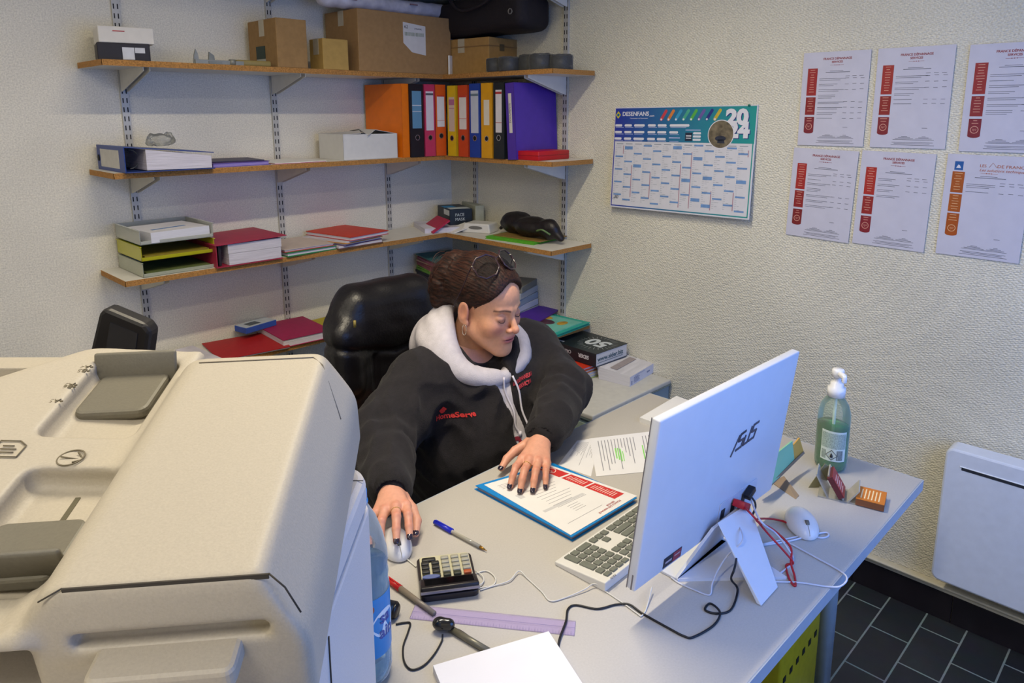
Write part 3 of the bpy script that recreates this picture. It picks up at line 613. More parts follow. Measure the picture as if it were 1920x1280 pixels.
# tall pile of folders in the corner under the tray shelf
pile = [('D28A1A', .030), ('C77A18', .012), ('3C5A78', .009), ('7A8FA0', .006), ('B05A48', .010), ('35708A', .008), ('C9B9A0', .006), ('8A5A4A', .010), ('241F24', .028), ('2A2430', .018), ('1A1A1E', .014), ('5A8A2A', .012), ('6FA033', .008), ('8C4A52', .012), ('7A3A42', .010), ('A88A78', .008), ('8C4A5E', .012), ('6A3B42', .008), ('3A6A6E', .006)]
z = z4; rs = np.random.RandomState(3); words = 'orange,dark orange,dark blue,pale blue,brick red,blue teal,cream,brown,thick black,dark violet,black,olive green,light green,dusky red,maroon,beige,old rose,dark brown,teal'.split(',')
for k, (cc, th) in enumerate(pile):
    a = -16+rs.uniform(-4, 4); below = 'at the bottom of' if k == 0 else ('on top of' if k == len(pile)-1 else 'in')
    t = thing('document_folder', '%s folder %s the tall corner pile%s' % (words[k], below, '' if k == 0 else ', right above the %s one' % words[k-1]), 'folder', (-.185+rs.uniform(-.006, .006), -.185+rs.uniform(-.006, .006), z), R(a), 'tall pile of folders in the shelf corner')
    o = MB().box((0, 0, th/2), (.235, .255, th-.0006), None, .0008).build('folder_sleeve', pm(cc, .55, .12, 12, stretch=(1, 1, 60)), t); z += th
for k in range(5):
    t = thing('magazine', ['grey magazine, lowest of the small pile by the right wall rail', 'white magazine above the lowest grey one in the small pile', 'pale blue magazine in the middle of the small pile by the rail', 'light grey magazine, second from top of the small pile', 'grey brown magazine on top of the small pile by the rail'][k], 'magazine', (-.13, -.52, z4+k*.030), R(-80+3*k), 'small pile of magazines under the corner shelf')
    MB().box((0, 0, .0145), (.25, .19, .029), None, .002).build('pages', pm(['8A8E92', 'BDBEC4', '8E9AA8', 'A5A6A8', '77746C'][k], .6, .15, 8, stretch=(1, 1, 80)), t)
# teal, purple folders at the right end
t, zz = foldr('document_folder', 'turquoise folder with a fruit picture at the end of the lowest shelf', (-.155, -.80, z4), R(-86), .30, .245, [('1C9A88', .003, 'cover'), ('15877A', .006, 'papers'), ('25A392', .003, 'cover')])
MB().b2((-.12, -.10, zz), (.13, .09, zz+.004)).build('picture_sheet', pm('6FB8A8', .6, .12, 14), t)
b = MB(); b.prism([(.0+.05*math.cos(a), -.01+.035*math.sin(a)) for a in [2*PI*k/24 for k in range(24)]], zz+.004, zz+.0046); b.prism([(-.07+.035*math.cos(a), -.015+.045*math.sin(a)) for a in [2*PI*k/24 for k in range(24)]], zz+.004, zz+.0047); b.build('dark_fruit_picture', pm('4A2A3C', .6, .5, 40), t)
b = MB(); b.prism([(.075+.02*math.cos(a), .02+.03*math.sin(a)) for a in [2*PI*k/24 for k in range(24)]], zz+.004, zz+.0048); b.prism([(-.03+.03*math.cos(a), .045+.02*math.sin(a)) for a in [2*PI*k/24 for k in range(24)]], zz+.004, zz+.0049); b.build('orange_fruit_picture', pm('B08A2E', .6, .4, 40), t)
foldr('document_folder', 'purple folder lying across the turquoise one beside the rail', (-.125, -.66, z4+.017), R(-72), .22, .245, [('7A2A50', .003, 'cover'), ('4B2396', .004, 'cover')])
# white files box behind chair low (yellow/red edge seen under the shelf)
# ============================================================ RIGHT WALL: calendar and notices
def grad_mat(c0, c1, length, name):
    m = bpy.data.materials.new(name); m.use_nodes = True; nt = m.node_tree; L = nt.links.new; b = nt.nodes['Principled BSDF']
    tc = nt.nodes.new('ShaderNodeTexCoord'); sp = nt.nodes.new('ShaderNodeSeparateXYZ'); L(tc.outputs['Object'], sp.inputs[0])
    mr = nt.nodes.new('ShaderNodeMapRange'); mr.inputs[2].default_value = length; L(sp.outputs[0], mr.inputs[0])
    cr = nt.nodes.new('ShaderNodeValToRGB'); cr.color_ramp.elements[0].color = (*hexc(c0), 1); cr.color_ramp.elements[1].color = (*hexc(c1), 1); L(mr.outputs[0], cr.inputs[0]); L(cr.outputs[0], b.inputs['Base Color'])
    b.inputs['Roughness'].default_value = .35; return m
CW, CH = .612, .402
tilt = Matrix(((0, 0, -1), (-1, 0, 0), (0, 1, 0))).to_4x4()
t = thing('wall_calendar', 'large printed year planner with blue header and 2024 in white on the right wall', 'calendar', (-.030, -1.038, 1.205))
t.matrix_world = Matrix.Translation((-.030, -1.038, 1.205)) @ tilt @ Matrix.Rotation(R(-3.6), 4, 'X') @ Matrix.Rotation(R(.6), 4, 'Z')
MB().b2((0, 0, -.003), (CW, CH, 0), .0008).build('board', pm('D5D5DA', .4, .03), t)
g = grad_mat('27309A', '1C9690', CW, 'calendar_blue_to_teal')
b = MB(); b.rect(.004, CH*.665, CW-.004, CH-.004, 0, .0004)
b.rect(.004, .006, .008, CH*.665, 0, .0004); b.rect(CW-.010, .006, CW-.006, CH*.665, 0, .0004); b.rect(.004, .006, CW-.006, .0105, 0, .0004)
b.build('header', g, t)
wht = pm('DEDEE4', .5, .02); Z = .0005
b = MB()
text_mb(b, 'DESENFANS', .023, T3(.038, CH-.034, Z), bold=.0005, width=.125); text_mb(b, '.com', .012, T3(.166, CH-.038, Z)); text_mb(b, 'Transmission de Mouvement', .0065, T3(.075, CH-.046, Z), width=.085)
text_mb(b, '20', .072, T3(CW-.118, CH-.066, Z), bold=.004, width=.088); text_mb(b, '24', .072, T3(CW-.108, CH-.112, Z+.0002), bold=.004, width=.086)
b.build('header_lettering', wht, t)
b = MB(); text_mb(b, '20', .072, T3(CW-.1145, CH-.069, Z-.0002), bold=.004, width=.088); text_mb(b, '24', .072, T3(CW-.1045, CH-.115, Z-.0001), bold=.004, width=.086); b.build('number_shadow', pm('27307A', .5), t)
b = MB(); b.prism([(.018, CH-.015), (.030, CH-.030), (.018, CH-.045), (.006, CH-.030)], Z, Z+.0003); b.build('logo_diamond', pm('D8C822', .4), t)
b = MB(); b.disc((.018, CH-.030), .006, Z+.0003); b.build('logo_dot', pm('2A6A8A', .4), t)
b = MB(); pl = MB()
cols6 = [(.006, .034), (.052, .035), (.098, .050), (.163, .036), (.208, .040), (.262, .085)]
for r_ in range(3):
    for k, (x, w_) in enumerate(cols6):
        if k == 5: w_ = (.085, .038, .0)[r_]
        if w_: pl.rbox(x, x+w_, CH-.076-.026*r_, CH-.067-.026*r_, Z, Z+.0003, .004, 4)
        b.rect(x+.003, CH-.0805-.026*r_, x+max(w_, .05)*.85, CH-.0785-.026*r_, Z)
for k in range(3): pl.rbox(.365, .398, CH-.104-.012*k, CH-.096-.012*k, Z, Z+.0003, .0035, 4)
b.rect(.332, CH-.090, .395, CH-.087, Z); b.rect(.262, CH-.120, .31, CH-.116, Z)
pl.build('header_pills', wht, t); b.build('header_small_print', pm('A8B4DC', .5), t)
MB().rect(.332, CH-.129, .362, CH-.098, Z, .0004).build('dark_plate', pm('1E2A40', .5), t)
b = MB(); b.rect(.336, CH-.112, .358, CH-.108, Z+.0004); b.rect(.336, CH-.12, .358, CH-.117, Z+.0004); b.build('plate_print', wht, t)
for k, cc in enumerate(('C8404A', 'D8803A', '3A98C0', '4AA88A', '5AB04A', '6A5AA0', '2A3080', 'C8B03A')):
    x = .232+.0325*k; b = MB(); M = T3(x, CH-.033, Z, R(58)); b.rbox(-.024, .024, -.006, .006, 0, .0003, .0055, 5, M); o = b.build('coloured_pill', pm(cc, .4), t)
    b = MB(); b.disc((x-.0095, CH-.049), .0038, Z+.0003); b.rect(-.01, -.0012, .018, .0012, .0003) if 0 else None; b.build('pill_dot', wht, o)
b = MB(); b.disc((.478, CH-.103), .052, Z, .0003, 36); b.build('round_picture_rim', wht, t)
b = MB(); b.disc((.478, CH-.103), .049, Z+.0003, .0003, 36); b.build('round_picture', pm('6E6450', .5, .5, 45), t)
b = MB(); b.prism([(.478+.022*math.cos(a), CH-.118+.010*math.sin(a)) for a in [2*PI*k/20 for k in range(20)]], Z+.0006, Z+.0009); b.prism([(.466, CH-.135), (.496, CH-.135), (.492, CH-.12), (.468, CH-.12)], Z+.0006, Z+.0009); b.build('picture_shape', pm('2A3040', .4, .3), t)
b = MB(); d_ = MB(); pk = MB(); rs = np.random.RandomState(5); gy1 = CH*.665-.012; gy0 = .022; cw = (CW-.03)/13
lens = [5, 1, 0, 2, 0, 0]
for m_ in range(13):
    x = .014+cw*m_; d_.rect(x+.004, gy1+.001, x+cw*.8, gy1+.004, 0)
    for dd in range(31):
        y = gy1-(gy1-gy0)*(dd+1)/32; d_.rect(x, y, x+.0016, y+.0022, 0); d_.rect(x+.004, y+.0006, x+.007, y+.0018, 0)
        if rs.rand() < .35: d_.rect(x+.010, y+.0004, x+.010+rs.uniform(.006, .018), y+.0016, 0)
    s0 = (m_*4.35 % 7)
    for k in range(5):
        y = gy1-(gy1-gy0)*((7*k+7-s0)/32)
        if y > gy0: b.rect(x+.001, y, x+cw*.86, y+.0062+(.006 if rs.rand() < .12 else 0), .0004)
for (m_, a_, c_) in ((0, .02, .16), (1, .35, .9), (3, .45, .9), (6, .3, 1), (7, .1, 1), (9, .7, 1), (11, .7, .98), (12, .05, .15)):
    x = .014+cw*(m_+.82); pk.rect(x, gy1-(gy1-gy0)*c_, x+.0035, gy1-(gy1-gy0)*a_, .0003)
tag(b.build('week_marks', pm('6C93C4', .5, .15), t), kind='stuff'); tag(d_.build('date_print', pm('8E98A0', .6), t), kind='stuff'); pk.build('holiday_bars', pm('B08A98', .5), t)
b = MB(); text_mb(b, 'M', .02, T3(.02, .035, .0004, R(10)), shear=.3); b.tube(bez([(.012, .036, .001), (.03, .040, .001), (.036, .038, .001), (.044, .052, .001)]), .0006, 4); b.build('pen_scribble', pm('2A2C4A', .6), t)
MB().cyl((CW-.032, CH-.002, 0), (CW-.032, CH-.002, .006), .004, 10).build('drawing_pin', pm('1F7A66', .4), t)

def doc(label, y, z, title, cols, rows, seed, rz=0, orange=False):
    """one laminated A4 notice, top left corner at (y, z) on the wall"""
    h, w = .297, .21
    t = thing('laminated_notice', label, 'notice', (0, 0, 0), group='laminated price notices on the right wall')
    t.matrix_world = Matrix.Translation((-.0045, y, z)) @ tilt @ Matrix.Rotation(R(rz), 4, 'Z') @ Matrix.Translation((0, -h, 0))
    MB().b2((0, 0, -.0008), (w, h, 0)).build('sheet', pm('CBCAD6', .32, .03, 20), t)
    rs = np.random.RandomState(seed); Y = lambda f: h*(1-f)
    seg = [(.17, .46), (.478, .668), (.69, .865)] if not orange else [(.17, .375), (.39, .565), (.58, .80)]
    for k, (a, c) in enumerate(seg):
        b = MB(); x0, x1 = w*.085, w*.235
        if k == 2: b.prism([(x0, Y(a)), (x1, Y(a)), (x1, Y(c)+.004)]+[((x0+x1)/2+(x1-x0)/2*math.cos(q), Y(c)+.004-.006*math.sin(q)) for q in [PI*j/8 for j in range(1, 8)]]+[(x0, Y(c)+.004)], 0, .0003)
        else: b.rect(x0, Y(c), x1, Y(a), 0)
        bnd = b.build('colour_band', pm((cols[k]), .45, .06), t)
        b = MB(); xm = (x0+x1)/2; n_ = int((c-a)/.028)
        for j in range(n_):
            if k == 2 and j > n_*.3: break
            ww = rs.uniform(.3, .7)*(x1-x0)/2; yy = Y(a+.02+.026*j); b.rect(xm-ww, yy, xm+ww, yy+.0016, .0003)
        if k == 2: b.disc((xm, Y(c)+.021), .0105, .0003, .0002, 24, .0088); text_mb(b, '7j/7', .0075, T3(xm, Y(c)+.0185, .0004), align='CENTER')
        b.build('band_print', pm('D9A08C' if not orange else 'E0B080', .5), bnd)
    b = MB(); tc_ = pm('8E2C38' if not orange else 'B05A30', .6)
    if not orange:
        text_mb(b, 'FRANCE DÉPANNAGE', .0095, T3(w*.52, Y(.085), .0002), align='CENTER', width=w*.42, bold=.0002); text_mb(b, 'SERVICES', .0085, T3(w*.52, Y(.118), .0002), align='CENTER', bold=.0002)
    else:
        text_mb(b, 'LES', .0115, T3(w*.40, Y(.115), .0002)); text_mb(b, 'DE FRANCE', .0115, T3(w*.60, Y(.115), .0002), width=w*.34); text_mb(b, 'Les solutions techniques', .011, T3(w*.40, Y(.155), .0002), width=w*.54, shear=.35)
        b.tube([(w*.51, Y(.115), .0003), (w*.55, Y(.07), .0003), (w*.60, Y(.115), .0003)], .0005, 4)
    b.rect(w*.42, Y(.142 if not orange else .175), w*.62, Y(.142 if not orange else .175)+.0007, 0)
    for k in range(3): b.disc((w*(.49+.03*k), Y(.142 if not orange else .175)+.0003), .0013, .0003)
    b.build('title_lettering', tc_, t)
    if orange:
        MB().rect(w*.10, Y(.155), w*.205, Y(.07), 0).build('blue_logo', pm('1F5C9E', .4), t)
        b = MB(); b.prism([(w*.12, Y(.135)), (w*.18, Y(.135)), (w*.165, Y(.11)), (w*.145, Y(.10))], .0003, .0006); b.build('logo_shape', wht, t)
    b = MB(); g_ = lambda x0, f, x1, th=.0011: b.rect(w*x0, Y(f), w*x1, Y(f)+th, 0)
    g_(.42, .205, .62); g_(.36, .22, .72, .0015)
    f = .285
    for k, (n_, wd) in enumerate(rows):
        for j in range(n_): g_(.27, f+.016*j, .27+wd*(1 if j < n_-1 else .8))
        if k != 3:
            for q in (.66, .77, .88): g_(q, f+rs.uniform(-.003, .003), q+.055)
        f += .016*n_+.026
    for q in (.66, .76, .86): g_(q, .262, q+.06)
    g_(.68, max(f+.05, .80), .75)
    for j, (x0, x1) in enumerate(((.42, .50), (.38, .54), (.34, .58), (.31, .61))): g_(x0, .885+.011*j, x1); g_(x0+.27, .885+.011*j, x1+.24)
    g_(.30, .945, .84); g_(.33, .957, .80); g_(.29, .972, .86)
    b.build('small_print', pm('4C5058', .6), t)
    return t
RD = ('9E2A2C', '8A2428', '7C2430')
doc('red banded notice with long upper price list, top left of the six', -1.793, 1.776, '', RD, [(2, .40), (2, .28), (2, .38), (3, .26), (2, .40), (2, .38), (2, .30), (1, .3)], 1)
doc('red banded notice with an empty lower half, in the middle of the top row', -2.023, 1.776, '', ('A22C2A', '8E2626', '822630'), [(2, .42), (2, .30), (2, .40), (2, .26), (1, .3), (1, .3)], 2)
doc('red banded notice cut by the frame at the right end of the top row', -2.268, 1.772, '', ('9A2A30', '8C2630', '7E2434'), [(2, .44), (1, .34), (2, .42), (2, .30), (2, .40), (2, .44), (3, .30)], 3)
doc('red banded notice with dense list, bottom left of the six', -1.783, 1.470, '', ('A82C2A', '902628', '7C2426'), [(2, .36), (1, .26), (2, .36), (3, .22), (2, .42), (2, .34), (2, .4)], 4, rz=-1.6)
doc('red banded notice with five short lines, in the middle of the bottom row', -2.003, 1.468, '', ('AE2E28', '942828', '842430'), [(2, .24), (2, .30), (2, .22), (2, .32)], 5, rz=-1.2)
doc('orange banded notice with blue logo at the right end of the bottom row', -2.243, 1.467, '', ('A8541E', 'AC581F', 'A85018'), [(3, .34), (1, .34)], 6, rz=-.8, orange=True)

# ============================================================ low cabinet beside the right wall, with its pile
t = thing('low_cabinet', 'low grey metal cabinet with blue grey side under the catalogues', 'cabinet', (-.26, -1.345, 0), 0)
bl = pm('7F97A6', .45, .05, 20); CT = .532
MB().b2((-.25, 0, .04), (.245, .60, CT-.022), .002).build('body', bl, t)
MB().b2((-.255, -.006, CT-.020), (.25, .60, CT), .005, 3).build('top', pm('C6C4BA', .5, .05, 40), t)
MB().b2((-.2535, -.0075, CT-.024), (.249, -.002, CT-.019)).b2((-.2555, .0, CT-.024), (-.2505, .59, CT-.019)).build('edge_strip', pm('6D7C7C', .5), t)
MB().b2((-.252, .02, .06), (-.2495, .58, CT-.04), .002).build('door', pm('9FB0A4', .45, .05), t)
MB().b2((-.24, .02, 0), (.235, .58, .04)).build('plinth', pm('2C3036', .6), t)
zc = CT+.0005
foldr('document_folder', 'pale green magazine folder at the bottom of the pile on the low cabinet', (-.20, -1.000, zc), R(-3), .26, .24, [('9AA86A', .005, 'cover'), ('P', .006, 'papers')])
foldr('document_folder', 'cream folder with papers, second from the bottom of the cabinet pile', (-.19, -1.000, zc+.012), R(-6), .25, .24, [('C9C0A4', .003, 'cover'), ('P', .010, 'papers'), ('BDB49A', .002, 'cover')])
foldr('document_folder', 'brown orange folder in the middle of the cabinet pile', (-.195, -.99, zc+.028), R(-2), .25, .25, [('B4602A', .002, 'cover'), ('P', .008, 'papers'), ('A8682E', .002, 'cover')])
foldr('document_folder', 'bright red orange folder right under the thick black catalogue', (-.215, -.985, zc+.041), R(-5), .24, .26, [('C02A18', .002, 'cover'), ('P', .007, 'papers'), ('D2381C', .003, 'cover')])
foldr('document_folder', 'blue and red printed booklet peeping out behind the black catalogue', (-.08, -1.02, zc+.0415), R(8), .15, .22, [('C04A50', .006, 'cover'), ('2A46A0', .007, 'cover')])
t = thing('catalogue', 'thick black catalogue with a big white 50 on its cover, topmost of the cabinet pile', 'catalogue', (-.13, -1.005, zc+.0555), R(-2))
bw, bd, bh = .20, .285, .055
MB().b2((-bw/2, -bd/2, 0), (bw/2, bd/2, .002)).b2((-bw/2, -bd/2, bh-.002), (bw/2, bd/2, bh)).b2((-bw/2-.002, -bd/2, 0), (-bw/2, bd/2, bh)).build('cover', pm('16232A', .35, .2, 25), t)
MB().b2((-bw/2, -bd/2+.002, .002), (bw/2-.003, bd/2-.002, bh-.002)).build('pages', pm('C9C9CB', .8, .05, 8, stretch=(1, 1, 90)), t)
b = MB(); M = T3(.02, -.02, bh+.0002, -PI/2)
text_mb(b, '50', .105, T3(.048, -.055, bh+.0002, PI/2), bold=.004, ext=.0003, align='CENTER')
text_mb(b, 'SIDER', .016, T3(-.070, .055, bh+.0002, PI/2), ext=.0003); text_mb(b, '50', .024, T3(.075, .105, bh+.0002, PI/2), ext=.0003, bold=.001); text_mb(b, 'ANS', .012, T3(.090, .105, bh+.0002, PI/2), ext=.0003)
for k in range(26):
    a = 2*PI*k/26; r0 = .062; b.add([tuple(Vector((.012, -.055, bh+.0003))+Vector((math.cos(a+s)*q, math.sin(a+s)*q, 0))) for q, s in ((r0, -.012), (r0, .012), (.085, .006), (.085, -.006))], [(0, 1, 2, 3)])
# spine lettering, seen upside down from the desk
Ms = Matrix.Translation((-bw/2-.0024, 0, 0)) @ Matrix(((0, 0, -1, 0), (1, 0, 0, 0), (0, -1, 0, 0), (0, 0, 0, 1)))
def spine(txt, size, y, z, **k): text_mb(b, txt, size, Matrix.Translation((-bw/2-.0024, y, z)) @ Matrix(((0, 0, -1, 0), (1, 0, 0, 0), (0, -1, 0, 0), (0, 0, 0, 1))), ext=.0003, **k)
spine('SIDER', .022, -.105, .037, bold=.0006); spine('CATALOGUE', .020, -.01, .038, spacing=.7); spine('50', .024, .10, .042, bold=.001); spine('ANS', .012, .10, .018, bold=.0006)
b.build('cover_lettering', pm('CFD6D8', .5), t)
b = MB(); b.T = Matrix(((1, 0, 0, 0), (0, 0, -1, -bd/2+.0012), (0, 1, 0, 0), (0, 0, 0, 1))); text_mb(b, 'www.sider.biz', .026, T3(-bw/2+.01, .020), width=bw*.82, bold=.0005); b.rect(-bw/2+.01, .0125, bw/2-.03, .0145); b.build('edge_lettering', pm('3E5A66', .6), t)
t = thing('catalogue', 'white catalogue lying in front of the black one near the cabinet edge', 'catalogue', (-.105, -1.205, zc), R(7))
b = MB(); b.prism([(-.075, 0), (.065, 0), (.065, .040), (-.085, .054)], -.10, .10, Matrix(((0, 0, 1, 0), (-1, 0, 0, 0), (0, 1, 0, 0), (0, 0, 0, 1)))); b.v = [(x, -y if False else y, z) for x, y, z in b.v]; b.build('pages', pm('CFCDD0', .65, .10, 8, stretch=(1, 1, 90)), t)
b = MB(); b.T = Matrix(((1, 0, 0, 0), (0, 0, -1, -.0652), (0, 1, 0, 0), (0, 0, 0, 1))); b.rect(-.101, .0, .101, .040); b.build('spine', pm('CDD0E0', .5, .03), t)
b = MB(); b.T = Matrix(((1, 0, 0, 0), (0, 0, -1, -.0658), (0, 1, 0, 0), (0, 0, 0, 1)))
for k in range(5): b.rect(-.07, .008+.005*k, -.03+.01*(k % 2), .0095+.005*k)
b.rect(-.088, .004, -.083, .02); text_mb(b, 'SIDER', .01, T3(.04, .017)); b.rect(-.06, .034, .02, .0348); b.build('spine_print', pm('5A6C9A', .6), t)
MB().box((.0, .02, .0505), (.16, .03, .0015), Euler((R(6), 0, 0))).build('grey_cover_band', pm('9C9290', .6), t)
# ============================================================ THE DESK
CAMP = Vector((-2.4139, -2.8339, 1.5854))
def at(u, v, z):
    """point of the photograph on the horizontal plane z"""
    d = Fv+Rv*((u-960)/1350.56)-Uv*((v-476.66)/1350.56); return CAMP+d*((z-CAMP.z)/d.z)
DZ = .74
t = thing('office_desk', 'large light grey desk with blue grey edge where the person works', 'desk', (-.632, -2.421, 0))
dw, dd = -.632+1.886, -1.662+2.421
MB().b2((-dw, 0, DZ-.026), (0, dd, DZ), .002, 2).build('desktop', pm('B6B2AC', .42, .04, 300), t)
e = MB(); e.b2((-dw, -.0022, DZ-.0265), (.0022, 0, DZ-.0008)).b2((0, 0, DZ-.0265), (.0022, dd, DZ-.0008)).b2((-dw, dd, DZ-.0265), (.0022, dd+.0022, DZ-.0008)); e.build('edge_band', pm('A9B2BE', .4, .04), t)
legm = pm('9FB2C2', .35, .04, metal=.2)
b = MB(); b.cyl((-.055, .165, .08), (-.055, .165, DZ-.026), .021, 20); b.build('leg', legm, t)
b = MB(); b.cyl((-.055, .62, .08), (-.055, .62, DZ-.026), .021, 20); b.build('leg', legm, t)
b = MB(); b.tube(bez([(-.055, .04, .05), (-.055, .16, .085), (-.055, .39, .10), (-.055, .62, .085), (-.055, .72, .05)]), .021, 12); b.build('foot_bar', legm, t)
b = MB(); b.b2((-dw+.06, .62, .40), (-.08, .64, DZ-.026)); b.build('modesty_panel', pm('5F6F88', .5), t)
b = MB(); b.cyl((-dw+.08, .165, 0), (-dw+.08, .165, DZ-.026), .021, 16); b.build('leg', legm, t)
b = MB(); b.cyl((-dw+.08, .62, 0), (-dw+.08, .62, DZ-.026), .021, 16); b.build('leg', legm, t)
for x, y in ((-.055, .045), (-.055, .715)): MB().cyl((x, y, 0), (x, y, .05), .02, 14).build('foot', pm('3A4654', .5), t)
t = thing('perforated_crate', 'yellow crate with perforated rim standing under the desk', 'crate', (-.86, -2.13, 0), R(3))
y_ = pm('A89A12', .5, .1); MB().b2((-.13, -.13, .0), (.13, .13, .43), .006, 2).build('body', y_, t)
b = MB()
for k in range(6): b.b2((-.11+.04*k, -.1315, .30), (-.095+.04*k, -.1295, .315))
for k in range(6): b.b2((-.11+.04*k, -.1315, .10), (-.095+.04*k, -.1295, .115))
b.build('holes', pm('15140A', .8), t)
def flat(name, label, cat, corners, th, m, group=None, kindname='sheet'):
    """thin polygon lying on a surface; corners are world points of its lower face"""
    o = Vector(corners[0]); t = thing(name, label, cat, o, group=group)
    MB().prism([((Vector(c)-o).x, (Vector(c)-o).y) for c in corners], 0, th).build(kindname, m, t); return t
white = pm('DCDBDC', .6, .02, 20)
# blue folder with printed letter
FO = Vector((-1.398, -1.705, DZ)); ang = math.atan2(-.29, .004)
t = thing('document_folder', 'bright blue folder holding a red headed letter under the hand', 'folder', (-1.400, -1.705, DZ), 0)
# local frame: x along +x world (0..0.21), y along -y world
def FQ(x, y, z=0): return (x, -y, z)
blue = pm('0E7CC4', .4, .05)
b = MB(); b.prism([(0, 0), (.205, -.055), (.212, -.297), (.0, -.292)], 0, .0015); b.build('back_cover', blue, t)
b = MB(); b.prism([(.004, -.008), (.200, -.06), (.207, -.292), (.004, -.288)], .0015, .0095); b.build('papers', pm('8E8A96', .8, .2, 8, stretch=(1, 1, 90)), t)
b = MB(); b.prism([(.0, -.004), (.205, -.056), (.215, -.297), (-.002, -.292)], .0095, .0115); b.build('front_cover', blue, t)
lt = thing('letter', 'white letter with three red header blocks lying on the blue folder', 'letter', (-1.385, -1.722, DZ+.0118), 0)
LQ = [(0, 0), (.176, -.047), (.205, -.277), (-.014, -.270)]
MB().prism(LQ, 0, .0006).build('sheet', white, lt)
def lq(s, q):
    """bilinear place on the letter: s from the hand side to the folder's right side, q down towards the keyboard"""
    a = Vector(LQ[0])*(1-s)+Vector(LQ[1])*s; c = Vector(LQ[3])*(1-s)+Vector(LQ[2])*s; return a*(1-q)+c*q
def lrect(b, s0, s1, q0, q1, z=.0006, th=.0003): b.prism([tuple(lq(s, q)) for s, q in ((s0, q0), (s1, q0), (s1, q1), (s0, q1))], z, z+th)
b = MB(); lrect(b, .80, .955, .02, .26); lrect(b, .80, .955, .285, .545); lrect(b, .80, .955, .565, .89); rb = b.build('red_blocks', pm('C23230', .45, .04), lt)
b = MB(); rs = np.random.RandomState(2)
for k in range(8): lrect(b, .83+.0, .83+rs.uniform(.07, .11), .315+.026*k, .324+.026*k, .0009)
for k in range(10): lrect(b, .83, .83+rs.uniform(.07, .11), .60+.026*k, .609+.026*k, .0009)
p = lq(.875, .10); b.disc((p.x, p.y), .0125, .0009, .0003, 24, .0105); text_mb(b, '7j/7', .009, Matrix.Translation((p.x, p.y, .0010)) @ Matrix.Rotation(PI/2+R(12), 4, 'Z'), align='CENTER'); b.build('block_print', pm('E8C8C0', .5), rb)
b = MB()
for k, (s0, s1) in enumerate(((.1, .40), (.1, .36), (.1, .33), (.1, .38))): lrect(b, s0, s1, .08+.022*k, .083+.022*k)
for k in range(9): lrect(b, .25+.01*(k % 3), .68-.05*(k % 4), .30+.045*k, .303+.045*k)
for k in range(4): lrect(b, .35, .50, .70+.03*k, .703+.03*k)
lrect(b, .12, .62, .88, .883)
b.build('small_print', pm('8E8C96', .6), lt)
b = MB(); lrect(b, .10, .17, .30, .37); lrect(b, .22, .30, .24, .31); lrect(b, .1, .68, .62, .65); b.build('grey_boxes', pm('C0C0C4', .6), lt)
b = MB(); M = Matrix.Translation(lq(.62, .985).to_3d()+Vector((0, 0, .0008))) @ Matrix.Rotation(PI+R(8)*0, 4, 'Z'); p = lq(.82, .93)
text_mb(b, 'FRANCE DÉPANNAGE', .0075, Matrix.Translation((p.x, p.y, .0008)) @ Matrix.Rotation(PI, 4, 'Z'), width=.075); p = lq(.76, .905); text_mb(b, 'SERVICES', .0065, Matrix.Translation((p.x, p.y, .0008)) @ Matrix.Rotation(PI, 4, 'Z')); b.build('red_lettering', pm('9A2C30', .5), lt)
# text pages by the wall side
def page(label, cs, seed, green=None, z=DZ):
    t = flat('printed_page', label, 'page', cs, .0004, white, 'printed pages on the desk'); o = Vector(cs[0]); A, B_, C_, D_ = [Vector(c)-o for c in cs]
    q = lambda s, r_: (A*(1-s)+B_*s)*(1-r_)+(D_*(1-s)+C_*s)*r_
    def rr(b, s0, s1, r0, r1, zz=.0004): b.prism([(q(s, r_).x, q(s, r_).y) for s, r_ in ((s0, r0), (s1, r0), (s1, r1), (s0, r1))], zz, zz+.0003)
    b = MB(); rs = np.random.RandomState(seed)
    for k in range(20):
        s = .10+.042*k
        if k in (12, 13): continue
        rr(b, s, s+.010, .10, rs.uniform(.35, .9) if k < 13 else rs.uniform(.3, .6))
    b.build('printed_lines', pm('8A8A92', .6), t)
    if green:
        b = MB()
        for (s0, s1, r0, r1) in green: rr(b, s0, s1, r0, r1, .0006)
        b.build('highlighter_marks', pm('7FD060', .5), t)
    return t
P = lambda u, v, z=DZ: at(u, v, z)
page('printed page with pale green highlighter marks, half under the monitor', [P(1105, 822, DZ+.0005), P(1245, 806, DZ+.0005), P(1262, 880, DZ+.0005), P(1118, 893, DZ+.0005)], 4, [(.30, .315, .35, .62), (.33, .345, .35, .66), (.36, .375, .38, .70), (.39, .40, .45, .7), (.66, .675, .35, .7)])
page('printed page with dense lines beside the sleeve', [P(1082, 826), P(1125, 820), P(1108, 893), P(1046, 872)], 9)
t = flat('note_pad', 'white note pad at the far corner of the desk behind the monitor', 'note pad', [P(1199, 791), P(1268, 750), P(1300, 762), P(1240, 806)], .014, pm('DAD9D6', .6, .04, 8, stretch=(1, 1, 80)))
